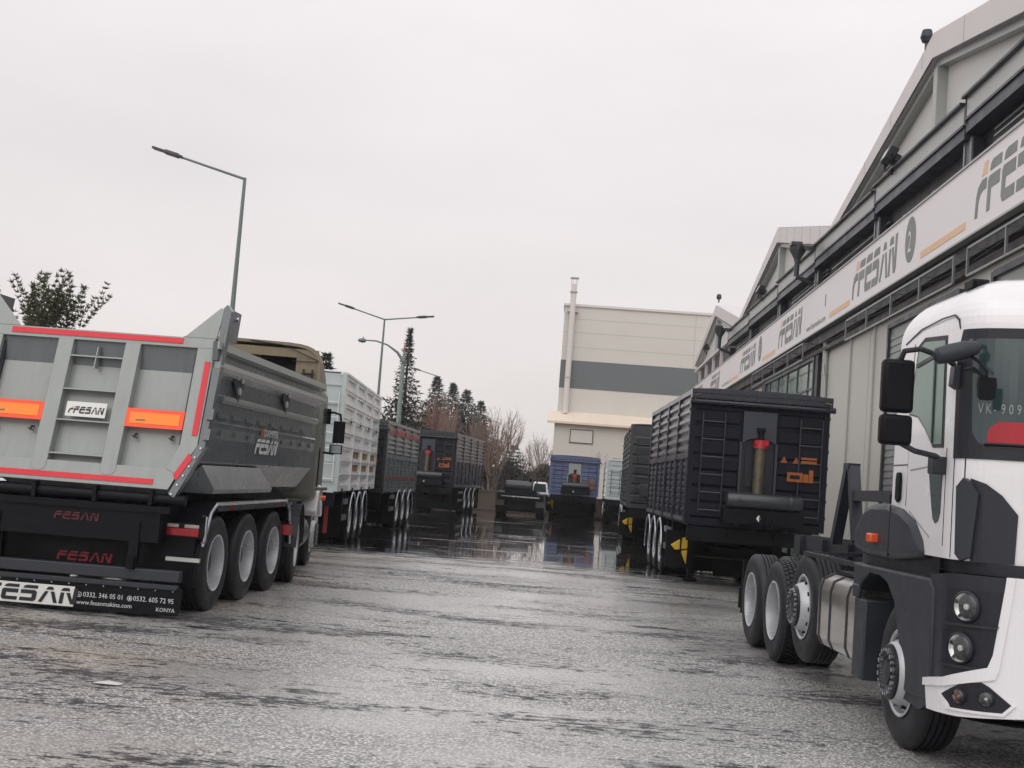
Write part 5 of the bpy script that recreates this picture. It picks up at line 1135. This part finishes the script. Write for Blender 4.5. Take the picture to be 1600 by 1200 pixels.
def bare(label, x, y, h, sp, seed, m='twig', n0=7, depth=5, wide=.5, group='bare trees along the far edge', r0=.09, cat='tree', name='bare_tree'):
    rnd = random.Random(seed); t = thing(name, label, cat, (x, y, 0), 0, group)
    Tk = MB(); G = MB()
    def seg(M_, a, b, ra, rb, n=4): M_.tube([a, b], [ra, rb], n, 0, False)
    def grow(p, d, L_, r, k):
        M_ = Tk if k == 0 else G
        q = p; n = 3
        for i in range(n):
            d = (d + Vector((rnd.gauss(0, .08), rnd.gauss(0, .08), .05))).normalized(); q2 = q + d * L_ / n; seg(M_, q, q2, r * (1 - .25 * i / n), r * (1 - .25 * (i + 1) / n), 5 if k < 2 else 3); q = q2
            if k >= depth: continue
            if k >= 1 and i < n - 1 or k == 0 and i == 1:
                dd = (d + Vector((rnd.gauss(0, wide), rnd.gauss(0, wide), rnd.uniform(0, .3)))).normalized(); grow(q, dd, L_ * rnd.uniform(.5, .8), max(.007, r * .5), k + 1)
        if k < depth:
            for _ in range(2 if k else 3):
                dd = (d + Vector((rnd.gauss(0, wide), rnd.gauss(0, wide), rnd.uniform(0, .35)))).normalized(); grow(q, dd, L_ * rnd.uniform(.6, .85), max(.007, r * .6), k + 1)
    for i in range(n0):
        a = 2 * math.pi * i / n0 + rnd.random(); d = Vector((math.cos(a) * sp, math.sin(a) * sp, 1)).normalized(); grow(Vector((rnd.gauss(0, .15), rnd.gauss(0, .15), 0)), d, h * .3, r0, 0)
    part('trunk', Tk, [m], t); part('crown', G, [m], t)
    return t
bare('big bare reddish tree right of the left row', -5.4, 80, 7.0, .2, 31, n0=5, depth=4, wide=.3, r0=.07)
bare('dark leaning bare tree behind the black chassis', -3.9, 70, 4.2, .8, 32, n0=3, depth=3, wide=.42, m='bark', r0=.06)
bare('bare pale tree at the left corner of the warehouse', -2.3, 88, 5.8, .2, 33, n0=3, depth=4, wide=.3, r0=.04)
bare('small bare tree against the warehouse wall above the blue trailer', .2, 76, 4.7, .5, 34, n0=3, depth=3, wide=.45, m='bark', r0=.045)
for i, (x, y, h) in enumerate(((-9.6, 74, 8.0), (-9.0, 76, 7.6), (-10.9, 73, 7.2), (-8.4, 80, 7.6), (-9.3, 86, 9.0))):
    bare(['slender bare poplar just right of the spired cedar', 'reddish bare poplar between the cedar and the small conifer', 'bare poplar left of the spired cedar', 'thin bare poplar behind the angled navy trailer', 'thin bare poplar behind the bluish conifers'][i], x, y, h, .1, 40 + i, ('redtwig', 'redtwig', 'twig', 'twig', 'twig')[i], n0=4, depth=3, wide=.16, r0=.025)
# low evergreen mass at the foot of the cedar
G = MB(); rnd = random.Random(77)
for _ in range(2600):
    x = rnd.uniform(-15, -6.5); hgt = 5.3 - .33 * (x + 12) if x > -12 else 5.0; z = rnd.uniform(.3, hgt * rnd.uniform(.8, 1)); p = Vector((x, 72 + rnd.uniform(-1.2, 1.5), z)); needles(G, p, Vector((0, 0, 1)), 8, .36, rnd, 0)
o = part('hedge', G, ['shrub'], None, smooth=0); tag(o, 'dark overgrown hedge at the foot of the spired cedar behind the left row', 'hedge')
G = MB()
for _ in range(2200):
    x = rnd.uniform(-6.2, 2.2); z = rnd.uniform(.2, 2.6 + .5 * math.sin(x * 2)); p = Vector((x, 100 + rnd.uniform(-2, 2), z)); needles(G, p, Vector((0, 0, 1)), 7, .4, rnd, 0)
o = part('hedge', G, ['needle2'], None, smooth=0); tag(o, 'far hazy hedge behind the fence at the end of the yard', 'hedge')
# ------------------------------------------------------------------ ground and far edge
def ground_mat():
    m = bpy.data.materials.new('wet_gravelly_asphalt'); m.use_nodes = True; nt = m.node_tree; N = nt.nodes; L = nt.links; b = N['Principled BSDF']
    geo = N.new('ShaderNodeNewGeometry'); sep = N.new('ShaderNodeSeparateXYZ'); L.new(geo.outputs['Position'], sep.inputs[0])
    def noise(sc, scale=(1, 1, 1), det=6, rough=.6, dist=0):
        mp = N.new('ShaderNodeMapping'); mp.inputs['Scale'].default_value = scale; L.new(geo.outputs['Position'], mp.inputs[0])
        n = N.new('ShaderNodeTexNoise'); n.inputs['Scale'].default_value = sc; n.inputs['Detail'].default_value = det; n.inputs['Roughness'].default_value = rough; n.inputs['Distortion'].default_value = dist
        L.new(mp.outputs[0], n.inputs['Vector']); return n.outputs[0]
    def rng(src, a, b_, c=0, d=1, smooth=False):
        r = N.new('ShaderNodeMapRange'); L.new(src, r.inputs[0]); r.interpolation_type = 'SMOOTHSTEP' if smooth else 'LINEAR'
        for i, v in enumerate((a, b_, c, d)): r.inputs[i + 1].default_value = v
        return r.outputs[0]
    def mth(op, a, b_=None):
        n = N.new('ShaderNodeMath'); n.operation = op
        for i, v in enumerate((a, b_)):
            if v is None: continue
            if isinstance(v, (int, float)): n.inputs[i].default_value = v
            else: L.new(v, n.inputs[i])
        return n.outputs[0]
    big = noise(.45, (1, 1.5, 1), 6, .55, .4)
    # flooded far part of the yard with a ragged shore
    n_a = noise(.35, (1, 1.8, 1), 4, .6); n_b = noise(1.6, (.55, 1.6, 1), 12, .75)
    yy = mth('ADD', sep.outputs[1], mth('ADD', mth('MULTIPLY', mth('SUBTRACT', n_a, .5), 4.0), mth('MULTIPLY', mth('SUBTRACT', n_b, .5), 14.0)))
    flood_ = rng(yy, 24.0, 26.2, 0, 1, True)
    dryfar = rng(noise(.9, (.25, 1.6, 1), 9, .66), .585, .66, 0, .8, True)
    flood_ = mth('MULTIPLY', flood_, mth('SUBTRACT', 1, dryfar))
    # thin film of water, shallow puddles, gravel
    hol = noise(.8, (.42, 1.25, 1), 12, .70, .15)
    pud = mth('MULTIPLY', rng(hol, .615, .635, 0, 1, True), .9)
    film = rng(noise(.42, (.6, 1.0, 1), 8, .62, .2), .40, .60, 0, 1, True)
    wet = mth('MAXIMUM', flood_, pud)
    g0 = noise(11, (.6, 1.3, 1), 10, .80); g1 = noise(52, (1, 1, 1), 4, .7); g2 = noise(18, (1, 1, 1), 6, .72)
    vor = N.new('ShaderNodeTexVoronoi'); vor.inputs['Scale'].default_value = 42; L.new(geo.outputs['Position'], vor.inputs['Vector'])
    ston = rng(vor.outputs['Distance'], .05, .6, 1, 0)
    h = mth('ADD', mth('MULTIPLY', g1, .45), mth('ADD', mth('MULTIPLY', g2, .75), mth('MULTIPLY', ston, .4)))
    def mixc(f, a, col=None, b2=None):
        m_ = N.new('ShaderNodeMix'); m_.data_type = 'RGBA'; L.new(f, m_.inputs[0])
        if isinstance(a, tuple): m_.inputs[6].default_value = a
        else: L.new(a, m_.inputs[6])
        m_.inputs[7].default_value = col; return m_.outputs[2]
    c = mixc(rng(h, .60, 1.0), (.10, .10, .103, 1), (.60, .585, .55, 1))
    c = mixc(mth('MULTIPLY', rng(noise(.35, (1, 1.6, 1), 7, .65), .45, .62), rng(sep.outputs[0], -1.5, -4, 0, .6)), c, (.34, .27, .20, 1))
    c = mixc(mth('MULTIPLY', film, .5), c, (.33, .325, .315, 1))
    c = mixc(mth('MULTIPLY', rng(g1, .47, .36, 0, 1), rng(g2, .55, .42, .2, .75)), c, (.05, .05, .052, 1))
    # dark streaks made of many small spots, denser away from the middle
    band = rng(noise(.75, (.38, 1.4, 1), 8, .66, .3), .42, .64, 0, 1)
    spots = rng(mth('ADD', mth('MULTIPLY', g0, .62), mth('ADD', mth('MULTIPLY', band, .105), rng(mth('ABSOLUTE', sep.outputs[0]), .6, 3.2, 0, .012))), .388, .397, 0, 1)
    strk = mth('MULTIPLY', spots, rng(g2, .34, .42, .6, 1))
    c = mixc(mth('MULTIPLY', strk, .92), c, (.024, .024, .028, 1))
    c = mixc(mth('MULTIPLY', wet, .95), c, (.020, .020, .024, 1))
    big2 = N.new('ShaderNodeVectorMath'); big2.operation = 'SCALE'; L.new(c, big2.inputs[0]); L.new(rng(big, .3, .7, 1.45, 1.85), big2.inputs['Scale']); L.new(big2.outputs[0], b.inputs['Base Color'])
    L.new(mth('SUBTRACT', .75, mth('MULTIPLY', strk, .7)), b.inputs['Specular IOR Level'])
    dry_r = mth('SUBTRACT', .50, mth('MULTIPLY', film, .20))
    rr = N.new('ShaderNodeMix'); L.new(wet, rr.inputs[0]); L.new(dry_r, rr.inputs[2]); rr.inputs[3].default_value = .075; L.new(rr.outputs[0], b.inputs['Roughness'])
    # a skin of rain water over the stones
    b.inputs['Coat IOR'].default_value = 1.33; L.new(mth('MAXIMUM', mth('MULTIPLY', mth('ADD', .60, mth('MULTIPLY', film, .40)), mth('SUBTRACT', 1, strk)), wet), b.inputs['Coat Weight']); L.new(mth('SUBTRACT', .22, mth('MULTIPLY', wet, .19)), b.inputs['Coat Roughness'])
    hb_ = mth('MULTIPLY', h, mth('SUBTRACT', 1, wet)); hb_ = mth('MULTIPLY', hb_, mth('SUBTRACT', 1.0, mth('MULTIPLY', film, .45)))
    rip = noise(3.0, (.3, 3.2, 1), 5, .55)
    bm = N.new('ShaderNodeBump'); bm.inputs['Strength'].default_value = .9; bm.inputs['Distance'].default_value = .010; L.new(hb_, bm.inputs['Height'])
    bm2 = N.new('ShaderNodeBump'); bm2.inputs['Strength'].default_value = .24; bm2.inputs['Distance'].default_value = .02; L.new(rip, bm2.inputs['Height']); L.new(bm.outputs[0], bm2.inputs['Normal']); L.new(bm2.outputs[0], b.inputs['Normal'])
    bm3 = N.new('ShaderNodeBump'); bm3.inputs['Strength'].default_value = .5; bm3.inputs['Distance'].default_value = .008; L.new(hb_, bm3.inputs['Height']); L.new(bm3.outputs[0], b.inputs['Coat Normal'])
    return m
M['ground'] = ground_mat()
M['soil'] = mat('damp_soil', s2l((112, 92, 78)), .8, 0, .3, 1.5, bump=.4, bscale=14)
G = MB(); G.add([(-600, -80, -.03), (600, -80, -.03), (600, 1200, -.03), (-600, 1200, -.03)], [(0, 1, 2, 3)]); o = part('ground', G, ['soil'], None); tag(o, kind='structure')
G = MB(); G.add([(-30, -20, 0), (30, -20, 0), (30, 64.5, 0), (-30, 64.5, 0)], [(0, 1, 2, 3)]); o = part('yard', G, ['ground'], None); tag(o, kind='structure')
G = MB(); G.box(-30, 30, 64.5, 64.75, -.02, .12); o = part('kerb', G, ['wall'], None, bevel=.02); tag(o, kind='structure')
G = MB(); G.box(-30, 6, 69, 69.25, 0, .95); G.box(-30, 6, 68.95, 69.3, .95, 1.03); o = part('low_wall', G, ['wall'], None); tag(o, 'low tan wall between the yard and the bare trees', 'wall')
t = thing('fence', 'thin dark post fence behind the black chassis at the end of the yard', 'fence', (-3.6, 66.5, 0), 0)
for k, x in enumerate((1.15, 1.65, 2.4, 3.3, -.5)):
    G = MB(); G.box(x - .035, x + .035, 0, .07, 0, 2.25); part('post', G, ['fence'], t)
G = MB()
for z in (.9, 1.4): G.box(-.5, 3.3, .08, .1, z, z + .02)
part('rail', G, ['fence'], t)
def whitecar(label, x, y):
    t = thing('parked_car', label, 'car', (x, y, 0), 0, 'white cars beyond the fence')
    G = MB(); G.prism([(-.6, .3), (.62, .3), (.66, .7), (.6, .95), (.5, 1.1), (.38, 1.72), (-.38, 1.72), (-.5, 1.1), (-.62, .9)], TX((0, -.0, 0), (1, 0, 0), (0, 0, 1)), -2.6); part('body', G, ['cab'], t, bevel=.08)
    G = MB(); G.prism([(-.42, 1.1), (.42, 1.1), (.34, 1.6), (-.34, 1.6)], TX((0, -.004, 0), (1, 0, 0), (0, 0, 1)), -.002); part('windscreen', G, ['glass'], t)
    for s_ in (-1, 1):
        for yy in (.5, 2.1): G = MB(); G.lathe([(0, -.09), (.28, -.09), (.32, 0), (.28, .09), (0, .09)], Matrix.Translation((s_ * .55, yy, .32)), 18); part('wheel', G, ['rubber'], t)
whitecar('white car showing just right of the air tank of the black chassis', -2.0, 75); whitecar('white car at the left edge of the blue trailer, beyond the fence', -.75, 76)
# litter on the yard
G = MB(); G.add([(-.17, 0, .004), (-.02, -.09, .02), (.16, -.03, .006), (.2, .06, .014), (.0, .1, .03), (-.14, .07, .01)], [(0, 1, 4, 5), (1, 2, 3, 4)]); o = part('litter', G, ['litter'], None); o.location = (-3.3, 8.9, .004); o.scale = (.6, .6, .6); tag(o, 'flat scrap of pale litter on the wet ground behind the dump trailer', 'litter')
G = MB(); G.tube([(-.03, 0, .006), (.0, 0, .008), (.025, 0, .012), (.03, .0, .03), (.045, .0, .06)], [.004, .005, .004, .003, .002], 6); o = part('twig', G, ['bark'], None); o.location = (-.1, 5.7, .002); tag(o, 'tiny curved dark twig sticking up from the ground in the foreground', 'twig')

# ------------------------------------------------------------------ damp air
m = bpy.data.materials.new('damp_air'); m.use_nodes = True; nt = m.node_tree
for n in list(nt.nodes):
    if n.type != 'OUTPUT_MATERIAL': nt.nodes.remove(n)
pv = nt.nodes.new('ShaderNodeVolumePrincipled'); pv.inputs['Density'].default_value = .0006; pv.inputs['Color'].default_value = (.93, .91, .92, 1); pv.inputs['Anisotropy'].default_value = .3
nt.links.new(pv.outputs[0], nt.nodes['Material Output'].inputs['Volume']); M['air'] = m
G = MB(); G.box(-620, 620, -90, 1210, -1.1, 18.5); o = part('haze', G, ['air'], None, smooth=0); tag(o, kind='stuff')
